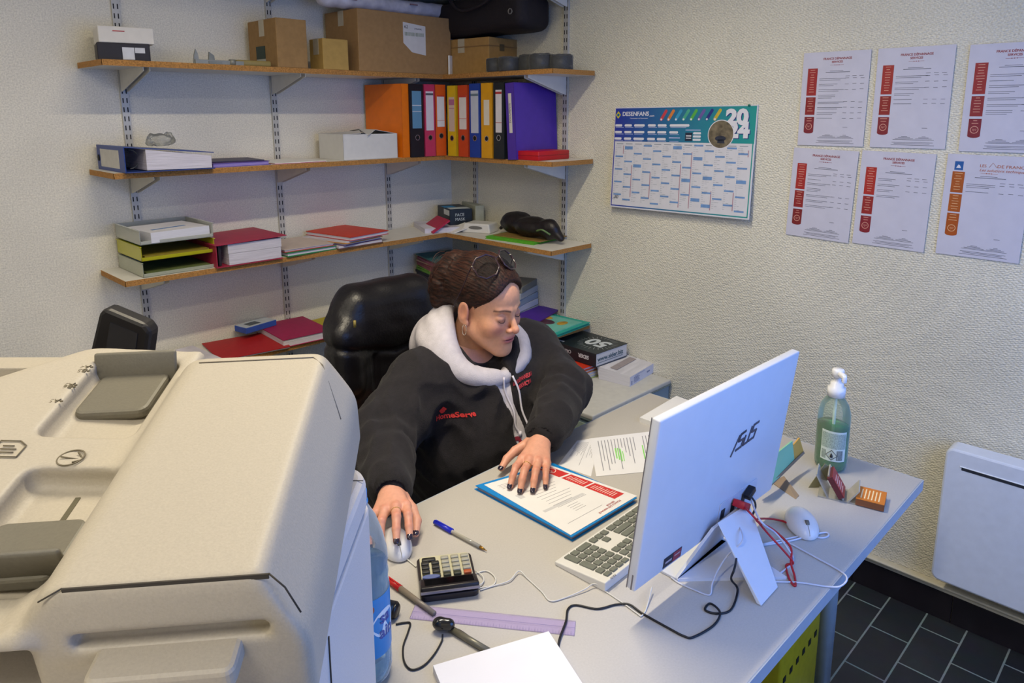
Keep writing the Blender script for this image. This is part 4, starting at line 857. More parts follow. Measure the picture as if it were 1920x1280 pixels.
# ---- keyboard
t = thing('computer_keyboard', 'white keyboard with grey keys and number pad in front of the monitor', 'keyboard', (-1.482, -2.022, DZ), PI-R(-1.5))
b = MB(); b.add([(-.0, 0, 0), (-.432, 0, 0), (-.432, .118, 0), (0, .118, 0), (0, 0, .008), (-.432, 0, .008), (-.432, .118, .019), (0, .118, .019)], [(0, 1, 2, 3), (7, 6, 5, 4), (4, 5, 1, 0), (5, 6, 2, 1), (6, 7, 3, 2), (7, 4, 0, 3)])
b.build('case', pm('D6D5D2', .4, .02), t, bevel=.002)
km = pm('6C7068', .5, .08); U = .0183
def keyz(y): return .008+.011*y/.118
rest = MB()
rows = [[1]*4, [1, 1, 1, 'T'], [1, 1, 1, 1], [1, 1, 1, 'E'], [2, 1, 1], ]
def key(x, y, w_, h_):
    g_ = .0019; sl = math.atan(.011/.118)
    wx = -1.482-x  # world x after the half turn
    mb = MB() if wx < -1.17 else rest
    mb.box((x+w_*U/2, y+h_*U/2, keyz(y+h_*U/2)+.0016), (w_*U-g_*2, h_*U-g_*2, .0034), Euler((sl, 0, 0)), .0008)
    if mb is not rest: mb.build('key', km, t)
X0 = -.432+.006; Y0 = .006
# from her left: main block 15u, arrows 3u, number pad 4u
main = [[1.25, 1.25, 1.25, 6.25, 1.25, 1.25, 1.25, 1.25], [1.25, 1]+[1]*10+[2.75], [1.75]+[1]*11+[2.25], [1.5]+[1]*12+[1.5], [1]*13+[2]]
for r_, row in enumerate(main):
    x = X0
    for w_ in row: key(x, Y0+r_*U, w_, 1); x += w_*U
x = X0
for k in range(15): key(x+k*U, Y0+5*U, 1, .8)
xa = X0+15.2*U
for k in range(3): key(xa+k*U, Y0, 1, 1)
key(xa+U, Y0+U, 1, 1)
for r_ in (3, 4):
    for k in range(3): key(xa+k*U, Y0+r_*U, 1, 1)
for k in range(3): key(xa+k*U, Y0+5*U, 1, .8)
xn = X0+18.4*U
for r_ in range(5):
    for k in range(4):
        if r_ == 0 and k == 1: continue
        if k == 3 and r_ in (1, 3): continue
        key(xn+k*U, Y0+r_*U, 2 if (r_ == 0 and k == 0) else 1, 2 if (k == 3 and r_ in (0, 2)) else 1)
for k in range(4): key(xn+k*U, Y0+5*U, 1, .8)
tag(rest.build('keys', km, t), kind='stuff')
b = MB(); text_mb(b, 'ASUS', .007, T3(-.032, .0045+.112, .0205, 0)); b.build('lettering', pm('7A7A7C', .5), t)
# ---- all in one computer, seen from behind
mt, my = .1201, -.0226
t = thing('desktop_computer', 'white all-in-one computer monitor seen from behind on a folded stand', 'computer', (-1.5111, -2.2239, DZ), my)
plast = pm('D2D6E0', .38, .015, 30)
mo = bpy.data.objects.new('screen_unit', None)
T_ = Matrix.Translation((0, 0, .06)) @ Matrix.Rotation(mt, 4, 'X')
b = MB(); b.T = T_; b.b2((0, 0, 0), (.482, .017, .319), .003, 2); b.build('back_panel', plast, t)
b = MB(); b.T = T_; b.b2((.004, .017, .004), (.478, .0185, .315)); b.build('screen_glass', pm('0B0C10', .08, .02), t)
b = MB(); b.T = T_; b.b2((-.0006, .006, .001), (0, .0085, .03)).b2((-.0006, .0155, .0), (0, .017, .319)); b.build('side_seam', pm('6E6A70', .5), t)
My = Matrix(((1, 0, 0, 0), (0, 0, -1, 0), (0, 1, 0, 0), (0, 0, 0, 1)))
# wordmark drawn with slanted strokes like the one on the panel
b = MB(); b.T = T_ @ My
def stroke(pts, w_=.0045):
    for p_, q_ in zip(pts[:-1], pts[1:]):
        p_ = Vector(p_); q_ = Vector(q_); d = (q_-p_).normalized(); n = Vector((-d.y, d.x))*w_/2
        b.prism([tuple(p_-d*w_*.3-n), tuple(q_+d*w_*.3-n), tuple(q_+d*w_*.3+n), tuple(p_-d*w_*.3+n)], .0002, .0012)
lx, ly, H_ = .266, .168, .030
def L_(x, y): return (lx+x+y*.30, ly+y+x*.08)
stroke([L_(-.004, -.006), L_(.007, H_*.95), L_(.028, H_*1.0)], .004); stroke([L_(.0, H_*.05), L_(.0, H_*.05)], .002)
stroke([L_(.030, H_), L_(.013, H_), L_(.012, H_*.55), L_(.030, H_*.5), L_(.029, 0), L_(.010, 0)])
stroke([L_(.036, H_*.62), L_(.036, 0), L_(.052, 0), L_(.053, H_*.98)])
stroke([L_(.078, H_), L_(.060, H_), L_(.060, H_*.55), L_(.077, H_*.5), L_(.076, 0), L_(.058, 0)])
b.build('wordmark', pm('3E4658', .35), t)
b = MB(); b.T = T_ @ My; b.prism([(.080, .006), (.135, .006), (.135, .026), (.080, .026)], .0002, .0008); st = b.build('sticker', pm('1E2230', .4), t)
b = MB(); b.T = T_ @ My; b.rect(.109, .007, .133, .025, .0008); b.build('red_field', pm('9A3444', .4), st)
b = MB(); b.T = T_ @ My; b.rect(.085, .014, .104, .018, .0011); b.rect(.112, .017, .130, .019, .0011); b.build('sticker_print', pm('B8A8B0', .4), st)
# ports
b = MB(); b.T = T_ @ My; b.rbox(.255, .40, .012, .062, .0002, .0012, .006, 4); b.build('port_panel', pm('BFC4D2', .4), t)
b = MB(); b.T = T_ @ My
for x in (.262, .30, .34, .37): b.rect(x, .025, x+.014, .045, .0012, .0008)
b.build('ports', pm('1A1C26', .5), t)
# stand: folded sheet, base on the desk, rear strut up to the hinge
b = MB()
b.add([(.222, -.028, .098), (.336, -.028, .090), (.264, -.126, .003), (.196, -.129, .002), (.222, -.022, .103), (.336, -.022, .095), (.268, -.117, .003), (.196, -.120, .002)], [(0, 1, 2, 3), (7, 6, 5, 4), (0, 3, 7, 4), (1, 5, 6, 2), (3, 2, 6, 7), (0, 4, 5, 1)])
b.build('rear_strut', plast, t, bevel=.0012)
b = MB(); b.b2((.150, .01, 0), (.335, .075, .006), .001).add([(.150, .012, .0), (.30, -.125, .0), (.30, -.045, .0), (.32, .05, .0), (.150, .012, .006), (.30, -.125, .006), (.32, -.045, .006), (.32, .05, .006)], [(0, 3, 2, 1), (4, 5, 6, 7), (0, 1, 5, 4), (1, 2, 6, 5), (2, 3, 7, 6), (3, 0, 4, 7)]); b.build('base_plate', plast, t)
b = MB(); b.add([(.150, .012, .006), (.325, .02, .006), (.325, -.016, .09), (.22, -.018, .09), (.150, .018, .006), (.325, .026, .006), (.325, -.010, .09), (.22, -.012, .09)], [(0, 1, 2, 3), (7, 6, 5, 4), (0, 4, 5, 1), (1, 5, 6, 2), (2, 6, 7, 3), (3, 7, 4, 0)]); b.build('front_strut', plast, t)
# ---- cables
def cable(label, pts, r, h, name='cable', plug=None, n=8, rough=.45):
    t = thing(name, label, 'cable', (0, 0, 0)); P_ = [Vector(p) for p in pts]; o = P_[0].copy(); t.location = o
    MB().tube(bez([p-o for p in P_], n), r, 6).build('lead', pm(h, rough), t)
    for (pos, dim, hh, rot) in (plug or []): MB().box(Vector(pos)-o, dim, rot, .0015, 2).build('plug', pm(hh, .4), t)
    return t
def M2W(x, z, off):
    return Matrix.Translation((-1.5111, -2.2239, DZ)) @ Matrix.Rotation(my, 4, 'Z') @ T_ @ Vector((x, -off, z))
Zc = DZ+.0022
pb = M2W(.352, .050, .012)
cable('black cable looping from the back of the computer over the desk to the white paper', [M2W(.352, .050, .006), M2W(.35, .03, .028), M2W(.305, -.012, .03)+Vector((0, 0, -.0)), at(1378, 1062, .80), at(1371, 1085, .775), at(1383, 1105, Zc+.006), at(1371, 1142, Zc), at(1345, 1150, Zc), at(1322, 1143, Zc), at(1332, 1131, Zc), at(1350, 1148, Zc+.004), at(1338, 1172, Zc), at(1300, 1194, Zc), at(1282, 1192, Zc), at(1255, 1178, Zc), at(1205, 1150, Zc), at(1180, 1133, Zc+.002), at(1155, 1133, Zc), at(1120, 1141, Zc), at(1080, 1134, Zc), at(1065, 1142, Zc), at(1061, 1165, Zc+.003), at(1050, 1195, Zc+.002), at(1046, 1216, Zc)], .0020, '15161C', plug=[(tuple(M2W(.352, .052, .010)), (.028, .014, .012), '101116', Euler((0, R(-25), 0)))])
rp = M2W(.305, .045, .014)
cable('red cable from the computer ports running behind the stand in a loop', [M2W(.31, .045, .02), at(1410, 965, .85), at(1440, 1000, .80), at(1472, 1035, Zc+.03), at(1487, 1055, Zc+.01), at(1474, 1060, Zc), at(1480, 1085, Zc), at(1491, 1098, Zc), at(1490, 1080, Zc), at(1483, 1055, Zc+.012), at(1482, 1025, Zc+.03), at(1450, 993, .79), at(1418, 975, .82), at(1440, 972, .77), at(1465, 976, Zc+.004), at(1476, 980, Zc+.006)], .0022, 'B4242E', plug=[(tuple(M2W(.312, .045, .016)), (.030, .024, .014), 'B01C28', Euler((0, R(28), 0)))])
cable('white cable bundle falling from the computer ports behind the stand', [M2W(.36, .04, .008), at(1425, 975, .84), at(1455, 1000, .79), at(1478, 1030, Zc+.03), at(1487, 1052, Zc+.002), at(1462, 1075, Zc), at(1440, 1090, Zc)], .0019, 'C9CCDC')
cable('white cable lying in a wide loop at the desk edge behind the computer', [at(1445, 1090, Zc), at(1500, 1092, Zc), at(1548, 1099, Zc), at(1575, 1099, Zc), at(1588, 1085, Zc), at(1575, 1070, Zc), at(1530, 1045, Zc), at(1480, 1018, Zc), at(1460, 1010, Zc)], .0017, 'C8CEDF')
cable('white doubled cable with bent end beside the spare mouse', [at(1430, 1022, Zc), at(1480, 1014, Zc), at(1520, 1003, Zc+.002), at(1548, 998, Zc), at(1553, 1004, Zc), at(1540, 1008, Zc), at(1510, 1004, Zc), at(1475, 1010, Zc), at(1430, 1020, Zc+.002)], .0019, 'D2D6E4')
cable('thin white cable hanging down under the computer in front of the stand', [M2W(.30, .02, .012), at(1393, 1010, .82), at(1365, 1040, .79), at(1345, 1070, .77), at(1335, 1095, Zc+.01), at(1330, 1115, Zc), at(1300, 1105, Zc), at(1272, 1092, Zc), at(1258, 1082, Zc)], .0015, 'C6CAD8')
cable('thin white cable zigzagging over the desk between calculator and computer', [at(900, 1106, Zc), at(925, 1098, Zc), at(955, 1088, Zc+.002), at(973, 1070, Zc+.004), at(990, 1085, Zc), at(1015, 1108, Zc), at(1032, 1126, Zc), at(1060, 1120, Zc), at(1095, 1105, Zc+.003), at(1115, 1094, Zc+.006), at(1135, 1108, Zc), at(1165, 1128, Zc), at(1195, 1150, Zc), at(1203, 1154, Zc), at(1212, 1140, Zc), at(1222, 1100, Zc+.01)], .0012, 'CFCEC9')
cable('white cable coiled beside the calculator', [at(890, 1075, Zc), at(912, 1070, Zc), at(928, 1082, Zc), at(925, 1096, Zc), at(900, 1102, Zc), at(885, 1104, Zc+.004), at(905, 1092, Zc+.002), at(905, 1080, Zc+.003), at(892, 1070, Zc)], .0012, 'D6D4CC')
# spare mouse
def mousef(P):
    x, y, z = P[:, 0], P[:, 1], P[:, 2]
    d = ell(P, (0, 0, .006), (.054, .031, .028)); return smax(d, -(z-.0005), .004)
def mouse(name, label, loc, rz):
    t = thing(name, label, 'mouse', loc, rz); v, f = sdf_geo(mousef, (-.07, -.04, -.01), (.07, .04, .045), .0028); v[:, 2] = np.maximum(v[:, 2], 0)
    geo_obj('shell', [(v, f)], pm('D8DADE', .25, .02, coat=.3), t)
    b = MB(); b.T = Matrix.Translation((.030, 0, .0285)) @ Matrix.Rotation(R(18), 4, 'Y'); b.cyl((0, -.0035, -.003), (0, .0035, -.003), .007, 14); b.build('scroll_wheel', pm('6A665C', .5), t)
    b = MB(); b.tube([(.054*math.cos(a), 0, .006+.0284*math.sin(a)) for a in [R(12+4*k) for k in range(11)]], .0006, 4); b.build('button_seam', pm('9A9890', .5), t)
    return t
mouse('computer_mouse', 'spare white mouse with red lead lying behind the computer', (-1.025, -2.302, DZ), R(-140))
t = mouse('computer_mouse', 'white mouse under the person\'s hand beside the water bottle', (-1.662, -1.762, DZ), R(-113))
cable('thin white lead running from the hand held mouse to the calculator', [at(755, 1040, DZ+.006), at(768, 1052, Zc), at(780, 1062, Zc)], .0013, 'CFCEC6')
# ---- calculator
t = thing('calculator', 'desk calculator with pale keypad and flipped dark display', 'calculator', (-1.654, -1.909, DZ), R(146))
b = MB(); b.rbox(-.052, .052, -.058, .058, 0, .012, .01, 5); b.build('case', pm('2A2426', .4, .05), t, bevel=.002)
b = MB(); b.rbox(-.047, .047, -.054, .018, .012, .0155, .006, 5); b.build('keypad_plate', pm('BDB99E', .45, .03), t, bevel=.001)
b = MB(); b.T = Matrix.Translation((0, .040, .018)) @ Matrix.Rotation(R(14), 4, 'X'); b.box((0, 0, 0), (.104, .042, .014), None, .003, 2); dsp = b.build('display_housing', pm('1E1A1C', .35, .05), t)
b = MB(); b.T = Matrix.Translation((0, .040, .018)) @ Matrix.Rotation(R(14), 4, 'X'); b.box((0, 0, .0073), (.088, .026, .0006)); b.build('display_glass', pm('0A090B', .1), dsp)
b = MB(); b.T = Matrix.Translation((0, .040, .018)) @ Matrix.Rotation(R(14), 4, 'X'); b.b2((-.052, .020, -.004), (.052, .0235, .0)); b.build('silver_strip', pm('A09CA8', .3, metal=.6), dsp)
for r_ in range(5):
    for c_ in range(5):
        x = .0375-.0188*c_; y = .010-.0125*r_
        if r_ == 4 and c_ >= 3: continue
        cc = '9C9A8C'
        if c_ >= 3: cc = '2A2A28'
        if r_ == 0: cc = '36382C'
        if (r_, c_) == (0, 0): cc = 'A8502A'
        if (r_, c_) == (4, 4): cc = '20201E'
        x = -x
        b = MB(); b.box((x, y-.0, .018), (.0145, .0095, .005), None, .0018, 2); b.build('key', pm(cc, .45), t)
b = MB(); b.box((.030, .011-.0125*4, .018), (.026, .011, .005), None, .003, 2); b.build('key', pm('232320', .45), t)
b = MB(); b.prism([(.030+.016*math.cos(a), .0155+.006*math.sin(a)) for a in [2*PI*k/20 for k in range(20)]], .0155, .021); b.build('key', pm('5E6A98', .45), t)
for o in list(COL.objects):
    if o.parent is t and o.name.startswith('key') and not o.name.startswith('keypad'): pass
# ---- pens
t = thing('ballpoint_pen', 'clear ballpoint pen with blue cap lying on the desk', 'pen', at(815, 983, DZ), 0)
v1 = at(913, 1036, DZ)-at(815, 983, DZ); t.rotation_euler = (0, 0, math.atan2(v1.y, v1.x)); Lp = .150
MB().cyl((.0, 0, .006), (.052, 0, .006), .0048, 12, .0058).b2((.004, -.0015, .011), (.050, .0015, .0128), .0006).build('cap', pm('1F2BB8', .3), t)
MB().cyl((.050, 0, .005), (Lp-.018, 0, .005), .0040, 6).build('barrel', clear_mat('C9C6B8', .5, .1), t)
MB().cyl((.052, 0, .005), (Lp-.016, 0, .005), .0016, 8).build('ink_tube', pm('2A2A60', .4), t)
MB().cyl((Lp-.020, 0, .005), (Lp-.006, 0, .0045), .0036, 10, .0016).cyl((Lp-.006, 0, .0045), (Lp, 0, .0042), .0012, 8, .0005).build('tip', pm('A8803A', .3, metal=.8), t)
t = thing('marker_pen', 'red capped marker pen between the bottle and the ruler', 'pen', at(723, 1088, DZ), 0)
v1 = at(800, 1145, DZ)-at(723, 1088, DZ); t.rotation_euler = (0, 0, math.atan2(v1.y, v1.x))
MB().cyl((0, 0, .006), (.045, 0, .006), .0052, 12, .0062).b2((.006, -.0015, .0115), (.042, .0015, .0132), .0005).build('cap', pm('B81E1E', .35), t)
MB().cyl((.044, 0, .006), (.14, 0, .006), .0055, 12, .0046).build('barrel', pm('7E7468', .4), t)
t = thing('stylus_pen', 'grey barrelled pen sticking out from under the white paper', 'pen', at(838, 1180, DZ), 0)
v1 = at(905, 1220, DZ)-at(838, 1180, DZ); t.rotation_euler = (0, 0, math.atan2(v1.y, v1.x)); MB().cyl((0, 0, .006), (.10, 0, .006), .0055, 12).build('barrel', pm('6F6C5E', .35, metal=.3), t); MB().cyl((-.012, 0, .006), (0, 0, .006), .0045, 12, .0055).build('tip', pm('2E2C28', .4), t)
t = thing('earphone_clip', 'small black clip with cable lying by the white paper', 'clip', at(826, 1180, DZ+.004), R(-60))
v, f = sdf_geo(lambda P: smin(ell(P, (0, 0, .011), (.014, .011, .011)), ell(P, (.014, .003, .010), (.010, .009, .010)), .006), (-.03, -.02, -.01), (.035, .02, .03), .0018); v[:, 2] = np.maximum(v[:, 2], -.004); geo_obj('body', [(v, f)], pm('17181A', .2, .1, coat=.5), t)
cable('black thin cable from the dark cylinder to the small black clip', [at(742, 1170, Zc), at(758, 1167, Zc), at(769, 1168, Zc), at(765, 1185, Zc), at(756, 1212, Zc), at(758, 1240, Zc), at(772, 1255, Zc), at(795, 1247, Zc), at(815, 1225, Zc), at(828, 1202, Zc), at(830, 1188, DZ+.010)], .0016, '1A1A1C')
cable('black thin cable from the clip vanishing under the white paper', [at(840, 1178, DZ+.008), at(858, 1180, Zc), at(875, 1190, Zc), at(890, 1202, Zc), at(905, 1215, Zc)], .0016, '1A1A1C')
t = thing('black_torch', 'short black cylinder lying half behind the water bottle', 'cylinder', at(742, 1158, DZ), R(118)); b = MB(); b.cyl((0, 0, .0145), (.07, 0, .0145), .0145, 20).cyl((-.004, 0, .0145), (0, 0, .0145), .011, 20, .0145); b.build('barrel', pm('15161A', .3), t)
# ruler
t = thing('ruler', 'clear lilac plastic ruler lying across the desk', 'ruler', at(768, 1158, DZ+.0118), 0)
v1 = at(1078, 1186, DZ+.0118)-at(768, 1158, DZ+.0118)
t.location = at(768, 1160, DZ+.0002); v1 = at(1077, 1192, DZ)-at(768, 1160, DZ); t.rotation_euler = (0, 0, math.atan2(v1.y, v1.x)); L1 = v1.length
MB().b2((0, 0, 0), (L1, .034, .0025), .0006).build('blade', clear_mat('CFC6E2', .80, .08), t)
b = MB()
for k in range(int(L1*1000/5)): b.rect(.004+.005*k, .0, .0045+.005*k, .004 if k % 2 else .007, .0025)
b.rect(0, .016, L1, .0166, .0025); tag(b.build('graduation', pm('8A80A8', .6), t), kind='stuff')
# white paper stack
t = thing('paper_stack', 'blank white paper stack at the near edge of the desk', 'paper', at(812, 1247, DZ+.0125), R(-23))
MB().b2((0, -.16, -.0125), (.196, 0, 0)).build('sheets', pm('E6E5E8', .6, .02, 8), t)

# ---- card holder, note stand, sanitiser
t = thing('card_holder', 'clear acrylic card holder with red and orange business cards', 'card holder', (-.835, -2.325, DZ), R(-72))
acr = clear_mat('C9C8C0', .55, .05)
b = MB(); b.b2((-.06, -.03, 0), (.055, .03, .003)); b.box((-.052, 0, .026), (.003, .058, .060), Euler((0, R(-28), 0))); b.box((-.025, 0, .030), (.003, .058, .062), Euler((0, R(-34), 0))); b.box((.012, 0, .018), (.003, .058, .036), Euler((0, R(34), 0))); b.build('stand', acr, t)
t = thing('business_cards', 'stack of dark red business cards leaning in the acrylic holder', 'cards', (-.848, -2.310, DZ+.006), R(-72), rot=(0, 0, 0))
cardM = Matrix.Rotation(R(-72), 4, 'Z') @ Matrix.Rotation(R(58), 4, 'Y')
b = MB(); b.T = cardM; b.b2((-.052, -.027, .002), (.0, .027, .014), .0005).build('cards', pm('5A2228', .5, .25, 8, stretch=(1, 1, 200)), t)
b = MB(); b.T = cardM; b.b2((-.052, -.027, .014), (.0, .027, .0146)); b.build('top_card', pm('9A1E30', .4), t)
b = MB(); b.T = cardM
for k in range(5): b.rect(-.040+.007*k, -.020, -.0375+.007*k, .010+.006*(k % 2), .0147)
b.build('print', pm('DCA8A8', .5), t)
t = thing('business_cards', 'flat stack of orange business cards lying right of the red ones', 'cards', (-.812, -2.368, DZ+.002), R(-77))
MB().b2((-.028, -.043, 0), (.028, .02, .015), .0004).build('cards', pm('7A4A2A', .5, .25, 8, stretch=(1, 1, 200)), t)
MB().b2((-.028, -.043, .015), (.028, .02, .0157)).build('top_card', pm('C8741C', .4), t)
b = MB()
for k in range(6): b.rect(-.020+.007*k, -.035, -.0175+.007*k, .008+.003*(k % 2), .0158)
b.build('print', pm('F0D8A8', .5), t)
t = thing('olive_card', 'curved olive card standing between the sanitiser bottle and the red cards', 'card', (-.855, -2.245, DZ), R(-25))
b = MB(); b.add([(0, 0, 0), (.028, -.008, 0), (.058, -.02, .042), (.030, -.012, .060)], [(0, 1, 2, 3)]); o = b.build('card', pm('8A8668', .5), t); md = o.modifiers.new('s', 'SOLIDIFY'); md.thickness = .0015
t = thing('note_block', 'green note block with orange sticky note leaning on a tan easel behind the computer', 'note block', (-.895, -2.185, DZ), 0)
A = lambda u, v, z: at(u, v, z)-Vector((-.895, -2.185, DZ))
def quadslab(b, P4, th):
    P4 = [Vector(p) for p in P4]; n = (P4[1]-P4[0]).cross(P4[2]-P4[0]).normalized()*th
    b.add(P4+[p+n for p in P4], [(3, 2, 1, 0), (4, 5, 6, 7), (0, 1, 5, 4), (1, 2, 6, 5), (2, 3, 7, 6), (3, 0, 4, 7)])
b = MB(); quadslab(b, [A(1425, 925, DZ+.02), A(1487, 866, DZ+.035), A(1483, 826, DZ+.085), A(1425, 872, DZ+.085)], .004); b.build('green_pad', pm('8FC8A0', .5, .08, 8), t)
b = MB(); quadslab(b, [A(1486, 866, DZ+.036), A(1505, 847, DZ+.045), A(1497, 820, DZ+.085), A(1482, 838, DZ+.072)], .003); b.build('sticky_note', pm('D8A44A', .5), t)
b = MB(); quadslab(b, [A(1446, 903, DZ+.002), A(1470, 892, DZ+.012), A(1498, 928, DZ+.002), A(1492, 936, DZ)], .003); quadslab(b, [A(1425, 928, DZ+.012), A(1505, 850, DZ+.042), A(1503, 846, DZ+.047), A(1428, 918, DZ+.022)], .006); b.build('easel', pm('8E7A62', .6), t)
# sanitiser
def ovalbottle(mb, prof, sx=1.0, sy=.8): mb.lathe(prof, 28, sx=sx, sy=sy)
t = thing('sanitiser_bottle', 'tall clear pump bottle of green hand gel at the back of the desk', 'bottle', (-.712, -2.238, DZ), R(45))
b = MB(); b.lathe([(.038, 0), (.0425, .006), (.0435, .02), (.0435, .125), (.0425, .142), (.036, .160), (.026, .174), (.017, .182), (.016, .190)], 32, sx=1, sy=.82, cap=False); b.build('bottle', clear_mat('CFE0D4', .86, .03), t)
liq = clear_mat('38C060', .68, .08)
b = MB(); b.lathe([(.001, .004), (.037, .004), (.040, .02), (.040, .108), (.001, .108)], 32, sx=1, sy=.82, cap=False); b.build('gel', liq, t)
b = MB(); b.lathe([(.020, .180), (.0205, .202), (.015, .204), (.015, .214), (.008, .216), (.008, .232)], 24); b.build('pump_collar', pm('E4E6EA', .3), t)
b = MB(); b.lathe([(.013, .228), (.014, .244), (.012, .247)], 20); b.box((-.018, -.0, .239), (.034, .012, .012), None, .004, 2); b.box((-.034, 0, .233), (.008, .010, .018), None, .003, 2); b.build('pump_head', pm('ECEEF2', .3), t)
MB().cyl((0, 0, .03), (0, 0, .185), .0038, 10).build('dip_tube', pm('D8E4DC', .3), t)
def label_patch(name, a0, a1, z0, z1, m, r=.0440, sy=.82, parent=None, n=14):
    vs = []; fs = []
    for k in range(n+1):
        a = R(a0+(a1-a0)*k/n)
        for z in (z0, z1): vs.append((r*math.cos(a), r*sy*math.sin(a), z))
    for k in range(n): fs.append((2*k, 2*k+2, 2*k+3, 2*k+1))
    return MB().add(vs, fs, True).build(name, m, parent)
VA = math.degrees(math.atan2(-2.8339+2.238, -2.4139+.712))-45   # towards the camera in the bottle's own frame
lab = label_patch('label', VA-42, VA+48, .030, .105, pm('C8D6D0', .5, .06), parent=t)
for (a0, a1, z0, z1, cc) in ((-40, 46, .062, .100, '98ABA4'), (14, 36, .034, .058, '3A4248'), (-38, -22, .034, .056, '8E9E98')):
    label_patch('label_print', VA+a0, VA+a1, z0, z1, pm(cc, .5, .45, 500), r=.0443, parent=lab)
for k in range(6): label_patch('barcode_gap', VA+15.5+3.3*k, VA+16.6+3.3*k, .035, .057, pm('C4D2CC', .5), r=.0445, parent=lab, n=2)
b = MB(); a = R(VA-3); c0 = Vector((.0450*math.cos(a), .0450*.82*math.sin(a), .046)); nx = Vector((math.cos(a), math.sin(a)/.82, 0)).normalized(); tx = Vector((0, 0, 1)).cross(nx)
for s0, s1 in ((.0125, .0108),):
    for k in range(4):
        p0 = [(0, 1), (1, 0), (0, -1), (-1, 0)][k]; p1 = [(0, 1), (1, 0), (0, -1), (-1, 0)][(k+1) % 4]
        b.tube([c0+tx*p0[0]*s0+Vector((0, 0, 1))*p0[1]*s0, c0+tx*p1[0]*s0+Vector((0, 0, 1))*p1[1]*s0], .0006, 4)
b.tube([c0+Vector((0, 0, -.005)), c0+Vector((0, 0, .0)), c0+Vector((0, 0, .005))], [.0035, .003, .0004], 8); b.build('hazard_diamond', pm('2A2A2A', .5), lab)
# ---- water bottle by the printer
t = thing('water_bottle', 'big clear water bottle with blue label half hidden by the printer', 'bottle', (-2.4139+.7097*.965-.7045*.228, -2.8339+.7045*.965+.7097*.228, DZ))
pet = clear_mat('F6FCFE', .93, .03)
prof = [(.030, 0), (.040, .006), (.043, .02), (.0425, .05)]
for k in range(3): z = .05+.014*k; prof += [(.0425, z+.004), (.040, z+.009), (.0425, z+.013)]
prof += [(.0425, .155), (.041, .165), (.0425, .175), (.0405, .185), (.0425, .195), (.041, .21), (.036, .235), (.027, .262), (.016, .282), (.0135, .290), (.0135, .300)]
b = MB(); b.lathe(prof, 36, cap=False); b.build('bottle', pet, t)
b = MB(); b.lathe([(.001, .004), (.038, .008), (.0405, .03), (.0405, .188), (.001, .188)], 32, cap=False); b.build('water', clear_mat('C4E8F8', .86, .05), t)
b = MB(); b.lathe([(.0429, .052), (.0432, .055), (.0432, .148), (.0429, .15)], 36, cap=False); lb = b.build('label', pm('1F86C8', .35, .10, 20), t)
b = MB(); b.lathe([(.0155, .292), (.0155, .306), (.013, .309)], 20); b.lathe([(.0165, .286), (.0165, .290)], 20); b.build('cap', pm('1F8ADA', .35), t)
VB = math.degrees(math.atan2(-2.8339-t.location.y, -2.4139-t.location.x))
def arcp(cx, cz, rx, rz_, n=28, r=.0436):
    vs = [(r*math.cos(R(VB+cx)), r*math.sin(R(VB+cx)), cz)]
    for k in range(n): a = 2*PI*k/n; q = R(VB+cx+math.degrees(rx*math.cos(a)/r)); vs.append((r*math.cos(q), r*math.sin(q), cz+rz_*math.sin(a)))
    return vs, [(0, 1+k, 1+(k+1) % n) for k in range(n)]
b = MB(); v, f = arcp(50, .105, .024, .022); b.add(v, f, True); b.build('label_oval', pm('D8E4EC', .4), lb)
b = MB()
for (txt, zz, a0) in (('sa', .112, 36), ('ain', .088, 34)):
    m2 = MB(); text_mb(m2, txt, .026, Matrix.Identity(4), ext=0, bold=.0006)
    b.add([(.0441*math.cos(R(VB+a0)+v_[0]/.0441), .0441*math.sin(R(VB+a0)+v_[0]/.0441), zz+v_[1]-.006) for v_ in m2.v], m2.f)
b.build('label_lettering', pm('2A4A9A', .4), lb)
b = MB(); v, f = arcp(14, .135, .008, .008, r=.0437); b.add(v, f, True); b.build('orange_badge', pm('A8603A', .4), lb)
# ============================================================ THE PRINTER (near left)
Rw = Vector((math.sin(YAW), -math.cos(YAW), 0)); Fh = Vector((math.cos(YAW), math.sin(YAW), 0)); Zw = Vector((0, 0, 1))
def frame(o, a, b_, c): return Matrix(((a.x, b_.x, c.x, o.x), (a.y, b_.y, c.y, o.y), (a.z, b_.z, c.z, o.z), (0, 0, 0, 1)))
bodym = pm('CFCAC6', .5, .04, 420, .12, 500); cream = pm('ABA394', .5, .045, 420, .12, 500); creamd = pm('A2988A', .5, .05, 420); seam = pm('3A352E', .7); gguide = pm('686458', .5, .05, 300, .1, 400)
PT = thing('multifunction_printer', 'large cream office printer with document feeder filling the near left corner', 'printer')
PT.matrix_world = frame(Vector((CAMP.x, CAMP.y, 0))+Rw*-.178+Fh*.80, Rw, Fh, Zw)      # x right, y away, z up; origin under the right far edge
bpy.context.view_layer.update()
def bodyf(P):
    q = P*np.array([1, 1, 1]); return rbx(q, (-.32, -.255, .60), (.32, .30, .55), .028)
ZT = 1.15
b = MB(); b.rbox(-.64, 0, -.56, .045, 0.06, ZT-.045, .035, 6); b.build('body', bodym, PT, bevel=.004)
b = MB(); b.rbox(-.64, 0, -.56, .045, ZT-.0435, ZT, .045, 8); b.build('scanner_deck', bodym, PT, bevel=.009)
b = MB(); b.rbox(-.60, -.03, -.53, .02, 0, .06, .03, 5); b.build('plinth', pm('5E5A54', .6), PT)
b = MB(); b.b2((0, -.50, .58), (.0012, -.02, .582)).b2((0, -.50, .18), (.0012, -.02, .182)).b2((0, -.19, .182), (.0012, -.188, ZT-.06)).b2((0, -.33, .60), (.0012, -.328, ZT-.06)).b2((-.60, -.0, ZT), (-.002, .0012, ZT+.0006)); b.build('panel_seam', seam, PT)
